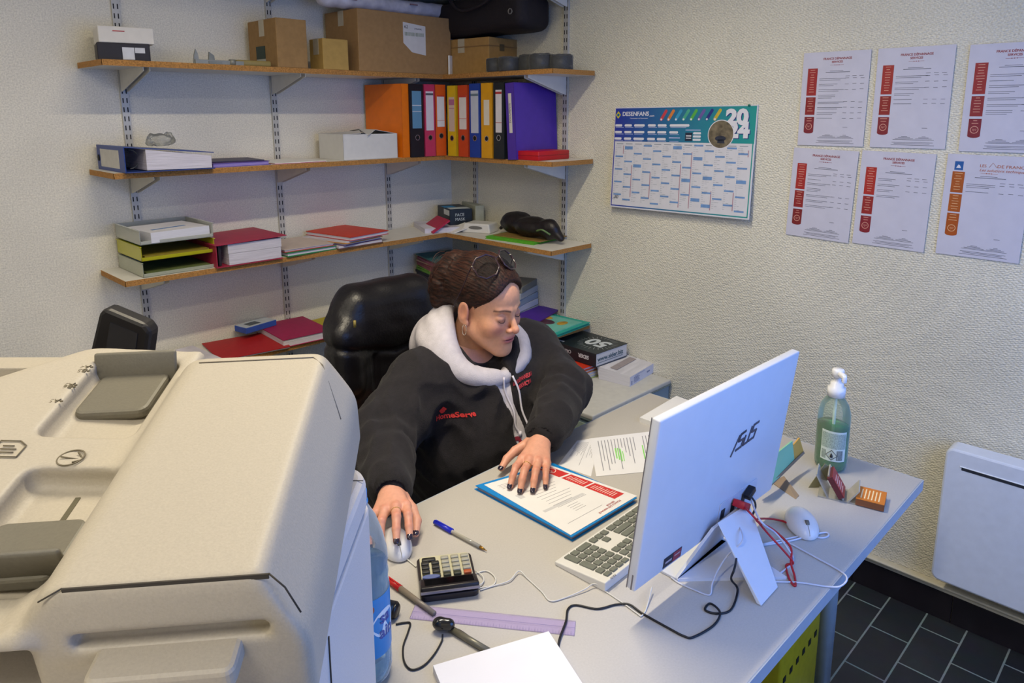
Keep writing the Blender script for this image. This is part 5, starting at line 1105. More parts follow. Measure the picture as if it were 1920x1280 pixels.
b = MB(); b.prism([(-.16, .70), (-.14, .70), (-.10, .95), (-.125, .95)], 0, .003, Matrix(((0, 0, 1, 0), (1, 0, 0, -.06), (0, 1, 0, 0), (0, 0, 0, 1)))); b.build('side_grip', pm('8F8A86', .6), PT)
# output shelf strip at the far left
b = MB(); b.rbox(-.72, -.26, .02, .06, 1.272, 1.287, .01, 4); b.build('rear_cover', cream, PT, bevel=.002)
b = MB(); b.b2((-.62, .02, ZT), (-.30, .05, 1.273)); b.build('rear_hinge_block', creamd, PT)
# document feeder, slightly raised
Oa = CAMP+Rw*-.216+Fh*.8; Oa.z = 1.3148
eu = (Rw*.99526+Fh*.0960+Zw*.0152).normalized(); ev = (Rw*-.0972+Fh*.98063+Zw*.17006).normalized(); ew = eu.cross(ev)
MF = PT.matrix_world.inverted() @ frame(Oa, eu, ev, ew)
def feeder(P):
    u, v, w = P[:, 0], P[:, 1], P[:, 2]
    base = rbx(P, (-.175, -.145, -.112), (.199, .185, .042), .024)
    cover = rbx(P, (-.070, -.168, -.065), (.100, .177, .065), .010)
    cover = smax(cover, (u*.05+w*.024)/.0555-.0, .008)                       # right slope
    cover = smax(cover, (-(u+.148)*1.0+w*.9)/1.345, .010)                      # slope to the tray
    cover = smax(cover, (-(v+.342)*.97+(w+.004)*.24), .008)                   # near slope
    cover = smax(cover, ((v-.0)*.9+w*.45)/1.006, .010)
    cover = smax(cover, ((v+.02)*.7+(u-.004)*.72+w*.5)/1.1-.006, .010)           # far right corner
    # tray with curved outline
    tray = rbx(P-np.stack([0*u, 0*u, -.10*(u+.18)*(u < -.18)], 1), (-.272, -.138, -.052), (.110, .216, .022), .010)
    tray = smax(tray, (-(u+.385)*.80-(0-v-.04)*-.55)-.0, .02) if False else tray
    cut = ((-(u+.355))*.75+(v-.03)*.66); tray = smax(tray, cut, .03)
    cut2 = ((-(u+.30))*.35-(v+.355)*.93); tray = smax(tray, cut2, .03); tray = smax(tray, (-.040-(v+.355)*.34-w)/1.056, .006)
    base = smax(base, ((-(u+.31))*.6-(v+.27)*.8), .03)
    base = smax(base, -rbx(P, (-.315, -.375, -.125), (.168, .155, .075), .02), .01)
    d = smin(base, cover, .008); d = smin(d, tray, .012)
    pw = w-(-.10*(u+.18)*(u < -.18))
    Q = np.stack([u, v, pw], 1)
    p1 = rbx(Q, (-.2275, -.032, -.025), (.046, .078, .027), .013); p2 = rbx(Q, (-.212, -.232, -.025), (.042, .072, .027), .013)
    d = smax(d, -p1, .004); d = smax(d, -p2, .004)
    # crescent recess at the near end of the tray
    p3 = rbx(Q, (-.255, -.325, -.02), (.075, .030, .018), .016); d = smax(d, -p3, .006)
    # grip recess under the near slope
    g = rbx(P, (-.068, -.350, -.046), (.070, .018, .007), .004); d = smax(d, -g, .004)
    return d
gf = sdf_geo(feeder, (-.43, -.41, -.17), (.06, .12, .02), .0032)
def mw(v): M = np.array(MF); return v@M[:3, :3].T+M[:3, 3]
fd = geo_obj('document_feeder', [(mw(gf[0]), gf[1])], cream, PT)
def fb(): b = MB(); b.T = MF; return b
b = fb()
for (p, q) in (((-.137, -.3385), (.006, -.3385)),): b.b2((p[0], p[1]-.0006, -.004), (q[0], q[1]+.0006, .0004))
b.tube([(.006, -.338, .0), (.016, -.338, -.014), (.026, -.342, -.035)], .0007, 6); b.tube([(-.137, -.338, .0), (-.152, -.343, -.006)], .0006, 6)
b.build('cover_seam', seam, fd)
b = fb(); b.tube([(-.138, -.016, .0006), (-.012, -.016, .0006)], .0007, 4); b.tube([(-.012, -.016, .0004), (.0, -.03, -.002), (.022, -.075, -.045)], .0007, 4); b.build('panel_line', pm('6E675C', .7), fd)
# lift lip at the near edge
b = fb(); b.rbox(-.122, -.018, -.372, -.315, -.072, -.054, .008, 5); b.build('lift_handle', cream, fd, bevel=.004)
# slots in the pockets
def tw(u): return -.10*(u+.18) if u < -.18 else 0
def slab3(b, u0, u1, v0, v1, w0, w1, r=.004): b.rbox(u0, u1, v0, v1, w0, w1, r, 4)
zp = -.030-.022-.003
b = fb(); slab3(b, -.2275, -.2195, -.10, -.02, zp+.0045, zp+.0065, .001); slab3(b, -.213, -.205, -.255, -.175, zp+.0045, zp+.0060, .001); b.build('guide_slot', pm('57523F', .7), fd)
b = fb()
for (u0, v0, v1) in ((-.258, -.10, .03), (-.193, -.10, .03), (-.243, -.29, -.175), (-.184, -.29, -.175)): b.b2((u0, v0, zp+.0035), (u0+.0008, v1, zp+.0055))
b.build('pocket_lines', pm('A39C8C', .7), fd)
# paper guides
b = fb(); b.rbox(-.268, -.190, -.050, .035, -.048, -.036, .012, 5); o = b.build('paper_guide', gguide, fd, bevel=.004)
b = fb(); b.box((-.230, .034, -.030), (.094, .006, .040), Euler((R(-22), 0, 0)), .003, 2); b.build('guide_wing', gguide, o)
b = fb(); b.rbox(-.250, -.174, -.290, -.222, -.046, -.034, .010, 5); o = b.build('paper_guide', gguide, fd, bevel=.003)
b = fb(); b.box((-.214, -.286, -.026), (.104, .006, .040), Euler((R(14), 0, 0)), .003, 2); b.build('guide_wing', gguide, o)
# moulded marks
mk = pm('6A6250', .7); zt_ = -.0262
b = fb()
def mtxt(s_, size, u, v, rot): text_mb(b, s_, size, Matrix.Translation((u, v, tw(u)+zt_-.0034)) @ Matrix.Rotation(R(rot), 4, 'Z'), ext=.0006)
for (s_, v) in (('A4', .028), ('B5', .019), ('A5', -.012), ('B6', -.016), ('A5', -.045)):
    mtxt(s_, .010, -.276, v, 180); b.b2((-.283+.008, v-.006, tw(-.28)+zt_-.004), (-.272+.0, v-.0048, tw(-.28)+zt_-.0024))
b.disc((-.222, -.146), .0125, zt_-.0034+tw(-.222), .0010, 28, .0112)
b.tube([(-.231, -.146, tw(-.231)+zt_-.002), (-.213, -.146, zt_-.0018)], .0009, 4); b.tube([(-.218, -.139, zt_-.0016+.0038), (-.2115, -.146, zt_-.0016), (-.218, -.153, zt_+.001)], .0009, 4)
M_ = Matrix.Translation((-.298, -.128, 0))
for (p, q) in (((-.014, -.012), (.012, -.012)), ((.012, -.012), (.012, .006)), ((.012, .006), (.004, .013)), ((.004, .013), (-.014, .013)), ((-.014, .013), (-.014, -.012)), ((-.008, -.005), (.006, -.005)), ((-.008, 0), (.006, 0)), ((-.008, .005), (.002, .005))):
    pts_ = []
    for (x, y) in (p, q): uu = -.282+x; pts_.append((uu, -.135+y, tw(uu)+zt_-.0026))
    b.tube(pts_, .0008, 4)
b.build('moulded_marks', mk, fd)
# tilted control panel at the user's side
cp = MB(); cp.prism([(-.462, 1.15), (-.408, 1.308), (-.398, 1.316), (-.345, 1.292), (-.337, 1.280), (-.366, 1.15)], .185, .215, Matrix(((1, 0, 0, 0), (0, 0, 1, 0), (0, 1, 0, 0), (0, 0, 0, 1))))
cpo = cp.build('control_panel', pm('151315', .45, .1), PT, bevel=.006)
g = MB(); g.prism([(-.425, 1.17), (-.392, 1.295), (-.355, 1.278), (-.378, 1.17)], .1835, .185, Matrix(((1, 0, 0, 0), (0, 0, 1, 0), (0, 1, 0, 0), (0, 0, 0, 1)))); g.build('panel_glass', pm('2A2A2C', .15, .1), cpo)
b = MB(); b.b2((-.45, .04, 1.10), (-.37, .20, 1.16), .006); b.build('panel_arm', pm('3A3836', .5), PT)
# ============================================================ CHAIR
t = thing('office_chair', 'black leather office chair with padded back behind the seated person', 'chair', (-1.12, -1.10, 0), 0)
def chairf(P):
    x, y, z = P[:, 0]+1.125, P[:, 1]+.985, P[:, 2]
    y = y-.10*(z-.8)+.35*x*x
    Q = np.stack([x, y, z-.76], 1)
    d = rbx(Q, (0, 0, 0), (.205, .055, .245), .055)
    d = smin(d, rbx(Q, (0, -.012, .205), (.175, .07, .105), .065), .05)
    d = smin(d, rbx(Q, (-.175, -.02, .10), (.05, .06, .12), .045), .03); d = smin(d, rbx(Q, (.175, -.02, .10), (.05, .06, .12), .045), .03)
    d = d+.010*np.exp(-((Q[:, 2]-.09-.25*np.abs(x))/.010)**2)+.008*np.exp(-((np.abs(x)-.085)/.008)**2)*(Q[:, 2] < .10)
    return d+vnoise(P, 26, 4)*.004+vnoise(P, 60, 6)*.0015
leather = pm('100E12', .38, .2, 60, .25, 160)
g = sdf_geo(chairf, (-1.42, -1.15, .42), (-.82, -.80, 1.16), .007)
geo_obj('backrest', [(g[0]-np.array((-1.12, -1.10, 0)), g[1])], leather, t)
g = sdf_geo(lambda P: rbx(P, (0, -.10, .44), (.25, .24, .055), .05), (-.3, -.4, .35), (.3, .2, .52), .012); geo_obj('seat', [g], leather, t)
for s in (-1, 1):
    b = MB(); b.tube(bez([(s*.27, .08, .46), (s*.29, .08, .60), (s*.29, .0, .655), (s*.29, -.15, .655)]), .018, 10); b.box((s*.29, -.06, .668), (.06, .26, .028), None, .012, 3); b.build('armrest', pm('17161A', .5), t)
MB().cyl((0, -.05, .12), (0, -.05, .40), .028, 16).build('gas_lift', pm('2A2A2E', .3, metal=.6), t)
for k in range(5):
    a = 2*PI*k/5+.3; b = MB(); b.tube([(0, -.05, .12), (.16*math.cos(a), -.05+.16*math.sin(a), .10), (.29*math.cos(a), -.05+.29*math.sin(a), .075)], [.028, .022, .016], 10); l = b.build('leg', pm('18181B', .45), t)
    b = MB(); cx, cy = .29*math.cos(a), -.05+.29*math.sin(a); b.cyl((cx-.012, cy, .027), (cx+.012, cy, .027), .027, 16); b.cyl((cx, cy, .03), (cx, cy, .075), .007, 8); b.build('caster', pm('101012', .5), l)
MB().cyl((-.205, -.02, .985), (-.205, -.02, 1.005), .004, 8).build('stud', pm('8A7A3A', .4), t)

# ============================================================ THE PERSON
HC = np.array((-1.100, -1.425, 1.066)); HAZ, HP = R(-84), R(11); HS = 1.06
hf = np.array((math.cos(HAZ)*math.cos(HP), math.sin(HAZ)*math.cos(HP), -math.sin(HP))); hl = np.array((-math.sin(HAZ), math.cos(HAZ), 0))
hu = np.cross(hf, hl)
ra = R(3); hl, hu = hl*math.cos(ra)+hu*math.sin(ra), hu*math.cos(ra)-hl*math.sin(ra)
HM = np.stack([hl, hf, hu], 0)                       # world -> head axes
toh = lambda P: (P-HC)@HM.T/HS
def fromh(p): return Vector(HC+np.array(p)*HS@HM)
def headf(W):
    P = toh(W); A = P.copy(); A[:, 0] = np.abs(A[:, 0]); S_ = A
    d = ell(P, (0, -.014, .045), (.0725, .093, .078))
    d = smin(d, ell(P, (0, .032, .035), (.060, .060, .066)), .02)
    d = smin(d, ell(P, (0, .030, -.032), (.060, .058, .072)), .025)
    d = smin(d, cap(S_, (.052, .004, -.047), (.016, .068, -.096), .018, .0175), .024)
    d = smin(d, sph(S_, (.036, .060, -.026), .025), .020)
    d = smin(d, ell(P, (0, .074, -.062), (.029, .020, .030)), .016)
    d = smin(d, sph(P, (0, .078, -.099), .0165), .018)
    d = smin(d, cap(S_, (.008, .087, .018), (.036, .077, .020), .008, .006), .014)
    d = smax(d, -sph(S_, (.031, .094, .002), .0155), .012)
    d = smin(d, ell(S_, (.0305, .0765, .001), (.0145, .0125, .0105)), .004)
    d = smax(d, -ell(S_, (.031, .0925, -.0068), (.014, .006, .0016)), .002)
    d = smin(d, cap(P, (0, .084, .012), (0, .105, -.026), .0062, .0088), .009)
    d = smin(d, sph(P, (0, .1075, -.0305), .0098), .006)
    d = smin(d, ell(S_, (.0115, .0965, -.033), (.0068, .0085, .0062)), .005)
    d = smax(d, -ell(S_, (.0065, .100, -.0405), (.0032, .005, .003)), .002)
    d = smin(d, ell(P, (0, .0905, -.0565), (.0225, .0085, .0050)), .005)
    d = smin(d, ell(P, (0, .0895, -.0660), (.0185, .0090, .0062)), .005)
    d = smax(d, -ell(P, (0, .0995, -.0608), (.024, .010, .0011)), .0018)
    ear = ell(S_, (.0765, -.006, -.002), (.0075, .0175, .031)); ear = smax(ear, -ell(S_, (.0850, -.001, .003), (.006, .0105, .019)), .004)
    ear = smin(ear, ell(S_, (.0755, .006, -.028), (.005, .008, .009)), .006); d = smin(d, ear, .005)
    d = smin(d, cap(P, (0, -.022, -.045), (0, -.050, -.165), .050, .054), .03)
    return d*HS
def headcol(W):
    P = toh(W); A = P.copy(); A[:, 0] = np.abs(A[:, 0]); n = len(P)
    c = np.tile(np.array(hexc('E0A582')), (n, 1))
    def mixc(m, h): m = np.clip(m, 0, 1)[:, None]; c[:] = c*(1-m)+np.array(hexc(h))*m
    mixc(.55*np.exp(-(((A[:, 0]-.040)/.020)**2+((A[:, 2]+.030)/.018)**2))*(P[:, 1] > .03), 'C26A5E')
    mixc(.5*np.exp(-((P[:, 0]/.014)**2+((P[:, 2]+.031)/.012)**2+((P[:, 1]-.108)/.018)**2)), 'C4705F')
    mixc(.4*np.exp(-(((A[:, 0]-.030)/.018)**2+((A[:, 2]-.002)/.012)**2))*(P[:, 1] > .05), 'A8706A')
    lip = np.exp(-((np.abs(P[:, 0])/.0225)**4+((P[:, 2]+.0610-.0)/.0095)**4))*(P[:, 1] > .078); mixc(lip*.85, 'B4565E')
    mixc(np.exp(-((P[:, 0]/.022)**4+((P[:, 2]+.0608)/.0016)**2))*(P[:, 1] > .075), '6A3238')
    bz = .0195+.0045*np.sin(np.clip((A[:, 0]-.012)/.036, 0, 1)*PI*.8)
    mixc(.95*np.exp(-((A[:, 2]-bz)/.0026)**2)*(A[:, 0] > .012)*(A[:, 0] < .049)*(P[:, 1] > .05), '5A382E')
    mixc(.6*(A[:, 0] > .066)*np.exp(-(((A[:, 2]-.002)/.03)**2)), 'C07A66')
    return c
# --- hands from explicit joints (world)
def chainf(P, J, rs):
    d = None
    for k in range(len(J)-1):
        e = cap(P, J[k], J[k+1], rs[k], rs[k+1]); d = e if d is None else smin(d, e, .003)
    return d
ZD = DZ+.0125
def V3(*a): return np.array(a, float)
class Hand: pass
LH = Hand(); LH.w = V3(-1.185, -1.722, .806); LH.el = V3(-.955, -1.60, .815)
LH.F = {'index': [V3(-1.288, -1.749, .789), V3(-1.322, -1.762, .787), V3(-1.342, -1.771, .775), V3(-1.357, -1.778, ZD+.0075)],
        'middle': [V3(-1.284, -1.769, .792), V3(-1.320, -1.788, .789), V3(-1.340, -1.799, .776), V3(-1.354, -1.807, ZD+.0075)],
        'ring': [V3(-1.272, -1.785, .789), V3(-1.303, -1.806, .786), V3(-1.321, -1.818, .774), V3(-1.333, -1.826, ZD+.0072)],
        'little': [V3(-1.256, -1.797, .784), V3(-1.278, -1.815, .781), V3(-1.291, -1.826, .771), V3(-1.300, -1.834, ZD+.0065)]}
LH.T = [V3(-1.215, -1.705, .792), V3(-1.255, -1.694, .780), V3(-1.285, -1.695, .770), V3(-1.311, -1.703, ZD+.006)]
RH = Hand(); RH.w = V3(-1.600, -1.660, .803); RH.el = V3(-1.475, -1.45, .80)
RH.F = {'index': [V3(-1.617, -1.738, .802), V3(-1.634, -1.768, .802), V3(-1.646, -1.786, .791), V3(-1.656, -1.801, .780)],
        'middle': [V3(-1.638, -1.733, .805), V3(-1.658, -1.762, .806), V3(-1.672, -1.780, .794), V3(-1.683, -1.795, .781)],
        'ring': [V3(-1.656, -1.720, .800), V3(-1.680, -1.742, .797), V3(-1.693, -1.757, .782), V3(-1.700, -1.770, .765)],
        'little': [V3(-1.668, -1.706, .793), V3(-1.690, -1.718, .787), V3(-1.702, -1.728, .770), V3(-1.706, -1.738, .754)]}
RH.T = [V3(-1.590, -1.690, .790), V3(-1.590, -1.722, .778), V3(-1.601, -1.752, .768), V3(-1.622, -1.775, .760)]
def handf(H):
    def f(P):
        w = H.w; d = cap(P, H.el*.35+w*.65, w, .030, .0255)
        I, M_, Rg, L_ = [H.F[k][0] for k in ('index', 'middle', 'ring', 'little')]
        for m, r0, r1 in ((I, .017, .0115), (M_, .018, .0115), (Rg, .017, .011), (L_, .015, .010)): d = smin(d, cap(P, w*.85+m*.15, m, r0, r1), .012)
        d = smin(d, cap(P, H.T[0], I*.5+w*.5, .0135, .011), .014)
        for k, r in (('index', (.0105, .0088, .0080, .0066)), ('middle', (.0107, .0090, .0082, .0068)), ('ring', (.0102, .0086, .0078, .0064)), ('little', (.0092, .0076, .0068, .0057))):
            d = smin(d, chainf(P, H.F[k], r), .0035)
        d = smin(d, chainf(P, H.T, (.0135, .0112, .0098, .0076)), .006)
        for k in ('index', 'middle', 'ring', 'little'):
            m = H.F[k][0]; d = smin(d, sph(P, m+V3(0, 0, .003), .0085), .006); p_ = H.F[k][1]; d = smin(d, sph(P, p_+V3(0, 0, .0012), .0080 if k != 'little' else .0068), .003)
        return d
    return f
def handbox(H):
    A = np.array([H.w]+[p for F in H.F.values() for p in F]+H.T+[H.el*.3+H.w*.7]); return A.min(0)-.04, A.max(0)+.04
def handcol(H, P):
    c = np.tile(np.array(hexc('D0977F')), (len(P), 1)); kn = np.zeros(len(P))
    for F in list(H.F.values()):
        for j in (0, 1, 2): kn = np.maximum(kn, np.exp(-(np.linalg.norm(P-(F[j]+V3(0, 0, .008)), axis=1)/.009)**2))
    c = c*(1-.45*kn[:, None])+np.array(hexc('BE6F5C'))*.45*kn[:, None]; return c
def coref(P):
    d = ell(P, (-1.09, -1.33, .72), (.17, .115, .24)); d = smin(d, cap(P, (-1.25, -1.37, .87), (-.92, -1.37, .87), .05, .05), .05)
    d = smin(d, cap(P, (-1.09, -1.36, .88), tuple(fromh((0, -.04, -.12))), .05, .05), .04)
    for a, e, w in (((-1.28, -1.38, .865), RH.el, RH.w), ((-.88, -1.38, .865), LH.el, LH.w)):
        d = smin(d, cap(P, a, e, .045, .036), .03); d = smin(d, cap(P, e, e*.3+w*.7, .036, .029), .01)
    for s in (-1, 1):
        hp = (-1.10+s*.09, -1.20, .53); kn = (-1.10+s*.13, -1.58, .54); an = (-1.10+s*.12, -1.60, .10)
        d = smin(d, cap(P, hp, kn, .075, .055), .05); d = smin(d, cap(P, kn, an, .052, .035), .02)
    return smin(d, ell(P, (-1.10, -1.20, .56), (.16, .12, .12)), .06)
PO = Vector((-1.10, -1.30, 0)); PP = thing('person', 'seated person in black jacket and white hoodie reading the letter and holding the mouse', 'person', PO)
npo = np.array(PO)
gh = sdf_geo(headf, HC-.19, HC+.19, .0025); gl = sdf_geo(handf(LH), *handbox(LH), .0019); gr = sdf_geo(handf(RH), *handbox(RH), .0019); gc = sdf_geo(coref, (-1.7, -1.85, .05), (-.75, -.95, 1.12), .013)
cols = np.concatenate([headcol(gh[0]), handcol(LH, gl[0]), handcol(RH, gr[0]), np.tile(np.array(hexc('D0977F')), (len(gc[0]), 1))])
skin = pm('D3A08E', .48, .05, 120, .12, 260, vcol=True)
skin.node_tree.nodes['Principled BSDF'].inputs['Subsurface Weight'].default_value = .12; skin.node_tree.nodes['Principled BSDF'].inputs['Subsurface Radius'].default_value = (.02, .008, .005); skin.node_tree.nodes['Principled BSDF'].inputs['Subsurface Scale'].default_value = .3
body = geo_obj('body', [(g[0]-npo, g[1]) for g in (gh, gl, gr, gc)], skin, PP, cols)
def pmb():
    b = MB(); b.T = Matrix.Translation(-PO); return b
# nails
def nails(H, name):
    for k, F in list(H.F.items())+[('thumb', H.T)]:
        a, c = F[-2], F[-1]; d = Vector(c-a).normalized(); up = Vector((0, 0, 1)); up = (up-d*up.dot(d)).normalized(); sd = d.cross(up)
        r = .0060 if k != 'little' else .005
        if k == 'thumb': r = .0068
        o = Vector(c)+d*.0010+up*r*.98
        vs = []; fs = []; n = 8
        for i in range(n+1):
            tt = i/n; ww = r*.92*math.sin(min(1, tt*2.2+.35)*PI/2)*(1 if tt < .75 else math.sqrt(max(.02, 1-((tt-.75)/.27)**2)))
            for j in range(5):
                s = (j-2)/2; vs.append(o+d*(tt*.0145-.0065)+sd*s*ww-up*(s*s*r*.42+(tt-.5)**2*.004)+up*.0006)
        for i in range(n):
            for j in range(4): fs.append((i*5+j, i*5+j+1, (i+1)*5+j+1, (i+1)*5+j))
        b = pmb(); b.add(vs, fs, True); o_ = b.build('fingernail', pm('2A2436', .15, .05, coat=.6), PP); md = o_.modifiers.new('s', 'SOLIDIFY'); md.thickness = .0012; md.offset = 0
nails(LH, 'l'); nails(RH, 'r')
gold = pm('C8A050', .25, metal=.9)
def fring(a, c, tt, r):
    a = Vector(a); c = Vector(c); o = a.lerp(c, tt); d = (c-a).normalized(); u_ = Vector((0, 0, 1)); u_ = (u_-d*u_.dot(d)).normalized(); s = d.cross(u_)
    b = pmb(); b.tube([o+(u_*math.cos(q)+s*math.sin(q))*r for q in [2*PI*k/20 for k in range(21)]], .0009, 6); b.build('finger_ring', gold, PP)
fring(LH.F['middle'][0], LH.F['middle'][1], .55, .0098); fring(RH.F['middle'][0], RH.F['middle'][1], .45, .0098)
# --- eyes, lashes, ear ring
b = pmb()
for s in (-1, 1):
    b.tube([fromh((s*x, y+.0012, z)) for x, y, z in ((.0185, .0835, -.0035), (.024, .0872, -.0072), (.031, .0885, -.0085), (.038, .0862, -.0072), (.0435, .081, -.0035))], [.0004, .0009, .0011, .0010, .0004], 6)
b.build('eyelashes', pm('2A1A18', .6), PP)
b = pmb(); c0 = fromh((-.0795, .006, -.046)); b.tube([c0+Vector((0, .002*math.sin(q), .0)) + (fromh((0, .0085*math.sin(q), .0145*math.cos(q)))-fromh((0, 0, 0))) for q in [2*PI*k/24 for k in range(25)]], .0012, 6); b.build('earring', pm('D8C8B0', .2, metal=.9), PP)
# --- hair
def hairf(W):
    P = toh(W); l, f, u = P[:, 0], P[:, 1], P[:, 2]
    d = ell(P, (0, -.016, .048), (.0825, .103, .091)); d = smin(d, ell(P, (0, .030, .052), (.066, .066, .062)), .02)
    cut = (.69*f-.72*u)+.010*np.cos(l/.06*PI)*(f > .02)+.002; d = smax(d, cut, .008)
    d = smin(d, ell(P, (-.02, -.105, .052), (.052, .050, .058)), .022)        # gathered hair
    d = smin(d, ell(P, (-.035, -.120, .010), (.040, .040, .062)), .025)
    d = smin(d, ell(P, (-.01, -.10, .090), (.038, .040, .030)), .02)
    a = np.arctan2(l, u-.02); wv = vnoise(P, 30, 41); st = np.sin(a*70+f*22+wv*2)*.0005+np.sin(a*128-f*30+2+wv*3)*.0004+vnoise(P*np.array((1, .3, 1)), 150, 42)*.0008
    b_ = f < -.085; wb = vnoise(P, 28, 43)*3; st2 = np.sin((l+u*.6)*300+wb*2)*.0009+np.sin((l*.5-u)*360+wb*2.4)*.0008+vnoise(P, 70, 45)*.004
    return d*HS-np.where(b_, st2, st)+vnoise(P, 55, 3)*.0022
gg = sdf_geo(hairf, HC-.21, HC+.19, .0026)
hm = bpy.data.materials.new('brown_hair'); hm.use_nodes = True; nt = hm.node_tree; bs = nt.nodes['Principled BSDF']; tc = nt.nodes.new('ShaderNodeTexCoord'); mp = nt.nodes.new('ShaderNodeMapping'); mp.inputs['Scale'].default_value = (220, 40, 220); nn = nt.nodes.new('ShaderNodeTexNoise'); nn.inputs['Scale'].default_value = 1; nn.inputs['Detail'].default_value = 4
cr = nt.nodes.new('ShaderNodeValToRGB'); cr.color_ramp.elements[0].color = (*hexc('0E0707'), 1); cr.color_ramp.elements[1].color = (*hexc('44261A'), 1); cr.color_ramp.elements[0].position = .35; cr.color_ramp.elements[1].position = .75
L = nt.links.new; L(tc.outputs['Object'], mp.inputs[0]); L(mp.outputs[0], nn.inputs[0]); L(nn.outputs[0], cr.inputs[0]); L(cr.outputs[0], bs.inputs[0]); bs.inputs['Roughness'].default_value = .55; bs.inputs['Specular IOR Level'].default_value = .3; bp_ = nt.nodes.new('ShaderNodeBump'); bp_.inputs['Strength'].default_value = .6; bp_.inputs['Distance'].default_value = .002; L(nn.outputs[0], bp_.inputs['Height']); L(bp_.outputs[0], bs.inputs['Normal'])
hair = geo_obj('hair', [(gg[0]-npo, gg[1])], hm, PP)
b = pmb(); rs = np.random.RandomState(11)
for k in range(150):      # loose strands lying along the hair and curling round the knot
    if k < 80:
        a = rs.uniform(-1.3, 1.3); r_ = 1+rs.uniform(.0, .02); pts = []
        f0 = rs.uniform(.02, .07)
        for q in range(7):
            f_ = f0-q*.022; rr = math.sqrt(max(.02, 1-((f_+.016)/.103)**2)); pts.append(fromh((math.sin(a)*.0825*rr*r_, f_, .048+math.cos(a)*.091*rr*r_)))
    else:
        c0 = np.array((-.03, -.118, .04)); a = rs.uniform(0, 6.28); R1 = rs.uniform(.045, .062); tilt_ = rs.uniform(-.8, .8); pts = []
        for q in range(7):
            w_ = a+q*.28; pts.append(fromh(c0+np.array((math.cos(w_)*R1*.8, math.sin(tilt_)*R1*.5*math.sin(w_)-.012, math.sin(w_)*R1*1.1))))
    b.tube(pts, [.0003, .0005, .0005, .0005, .0005, .0004, .0002], 3)
tag(b.build('loose_strands', pm('4A2A20', .5), PP), kind='stuff')
# --- glasses pushed up on the hair
gl_m = pm('2E1A22', .25, .3, 90, coat=.5)
gls = []
def grim(cx):
    out = []
    for (x, z) in ((-.024, .010), (-.010, .021), (.012, .021), (.025, .010), (.023, -.010), (.010, -.021), (-.012, -.021), (-.024, -.010)): out.append((cx+x, z))
    return out
def gpt(x, z):     # glasses plane, lying back on the head
    x *= 1.34; z *= 1.42; return fromh((x-.010, .040-z*.74-abs(x)*.22, .140+z*.62-abs(x)*.24))
b = pmb()
for cx in (-.031, .031):
    pr = [gpt(x, z) for x, z in grim(cx)]; b.tube(pr+[pr[0], pr[1]], .0026, 6)
b.tube([gpt(-.008, .006), gpt(0, .009), gpt(.008, .006)], .0015, 6)
gf_ = b.build('glasses_frame', gl_m, PP)
b = pmb()
for cx in (-.031, .031): b.add([gpt(x, z) for x, z in grim(cx)], [tuple(range(8))])
b.build('lens', clear_mat('4A4440', .90, .03), gf_)
b = pmb()
for s in (-1, 1): b.tube(bez([gpt(s*.056, .010), fromh((s*.086, .005, .108)), fromh((s*.088, -.01, .060)), fromh((s*.086, -.028, .022)), fromh((s*.082, -.034, .004))]), .0016, 6)
b.build('temple', gl_m, gf_)
b = pmb()
for s in (-1, 1): p = gpt(s*.055, .010); b.box(tuple(p), (.005, .005, .004), None, .0015, 2)
b.build('hinge', pm('D8C8A0', .2, metal=.9), gf_)
# --- jacket
def torso(P):
    d = ell(P, (-1.09, -1.34, .70), (.235, .165, .27))
    d = smin(d, ell(P, (-1.11, -1.44, .66), (.215, .165, .20)), .08)
    d = smin(d, cap(P, (-1.285, -1.375, .868), (-.885, -1.37, .872), .082, .082), .06)
    d = smin(d, ell(P, (-1.10, -1.42, .82), (.18, .115, .13)), .06)
    return smin(d, ell(P, (-1.10, -1.36, .92), (.13, .10, .07)), .05)
def wrinkle(P):
    W_ = P+np.stack([vnoise(P, 14, 21), vnoise(P, 14, 22), vnoise(P, 14, 23)], 1)*.03
    return vnoise(W_, 15, 1)*.008+(np.abs(vnoise(W_*np.array((1, 1, 1.7)), 34, 2))-.2)*.016+vnoise(W_, 80, 5)*.0012
def slot(P):
    hw = .014+.035*np.clip((P[:, 2]-.82)/.12, 0, 1)+.012*np.clip((.80-P[:, 2])/.15, 0, 1)
    return np.maximum(np.abs(P[:, 0]+1.128+.10*(P[:, 2]-.85))-hw, P[:, 1]+1.43)
def arms(P):
    rs_, re, rw = V3(-1.295, -1.375, .865), V3(-1.480, -1.452, .800), RH.w*.93+RH.el*.07
    ls_, le, lw_ = V3(-.878, -1.375, .865), V3(-.955, -1.60, .822), LH.w*.95+LH.el*.05
    ar = cap(P, rs_, re, .088, .080); ar = smin(ar, cap(P, re, rw, .078, .046), .03)
    al = cap(P, ls_, le, .082, .066); al = smin(al, cap(P, le, lw_, .064, .045), .03)
    def fold(a_, b_, n): ax = (b_-a_)/np.linalg.norm(b_-a_); return np.sin((P-a_)@ax*n+vnoise(P, 22, 31)*3.2)*.0030*np.exp(-((np.linalg.norm(P-a_, axis=1)-.06)/.10)**2)
    ar = ar+fold(re, rw, 95); al = al+fold(le, lw_, 95)
    return np.minimum(ar, al)
def jack(P): return smin(torso(P), arms(P), .05)+wrinkle(P)-.004
def jacketf(P):
    d = torso(P); d = smax(d, -ell(P, (-1.10, -1.43, 1.0), (.095, .10, .105)), .015); d = smax(d, -(slot(P)), .006); k_ = np.where(slot(P) < .03, .008, .05)
    d = np.where(slot(P) < .03, smin(d, arms(P), .008), smin(d, arms(P), .05))+wrinkle(P)-.004
    return smax(d, .47-P[:, 2], .02)
gj = sdf_geo(jacketf, (-1.66, -1.82, .40), (-.74, -1.10, 1.04), .0058)
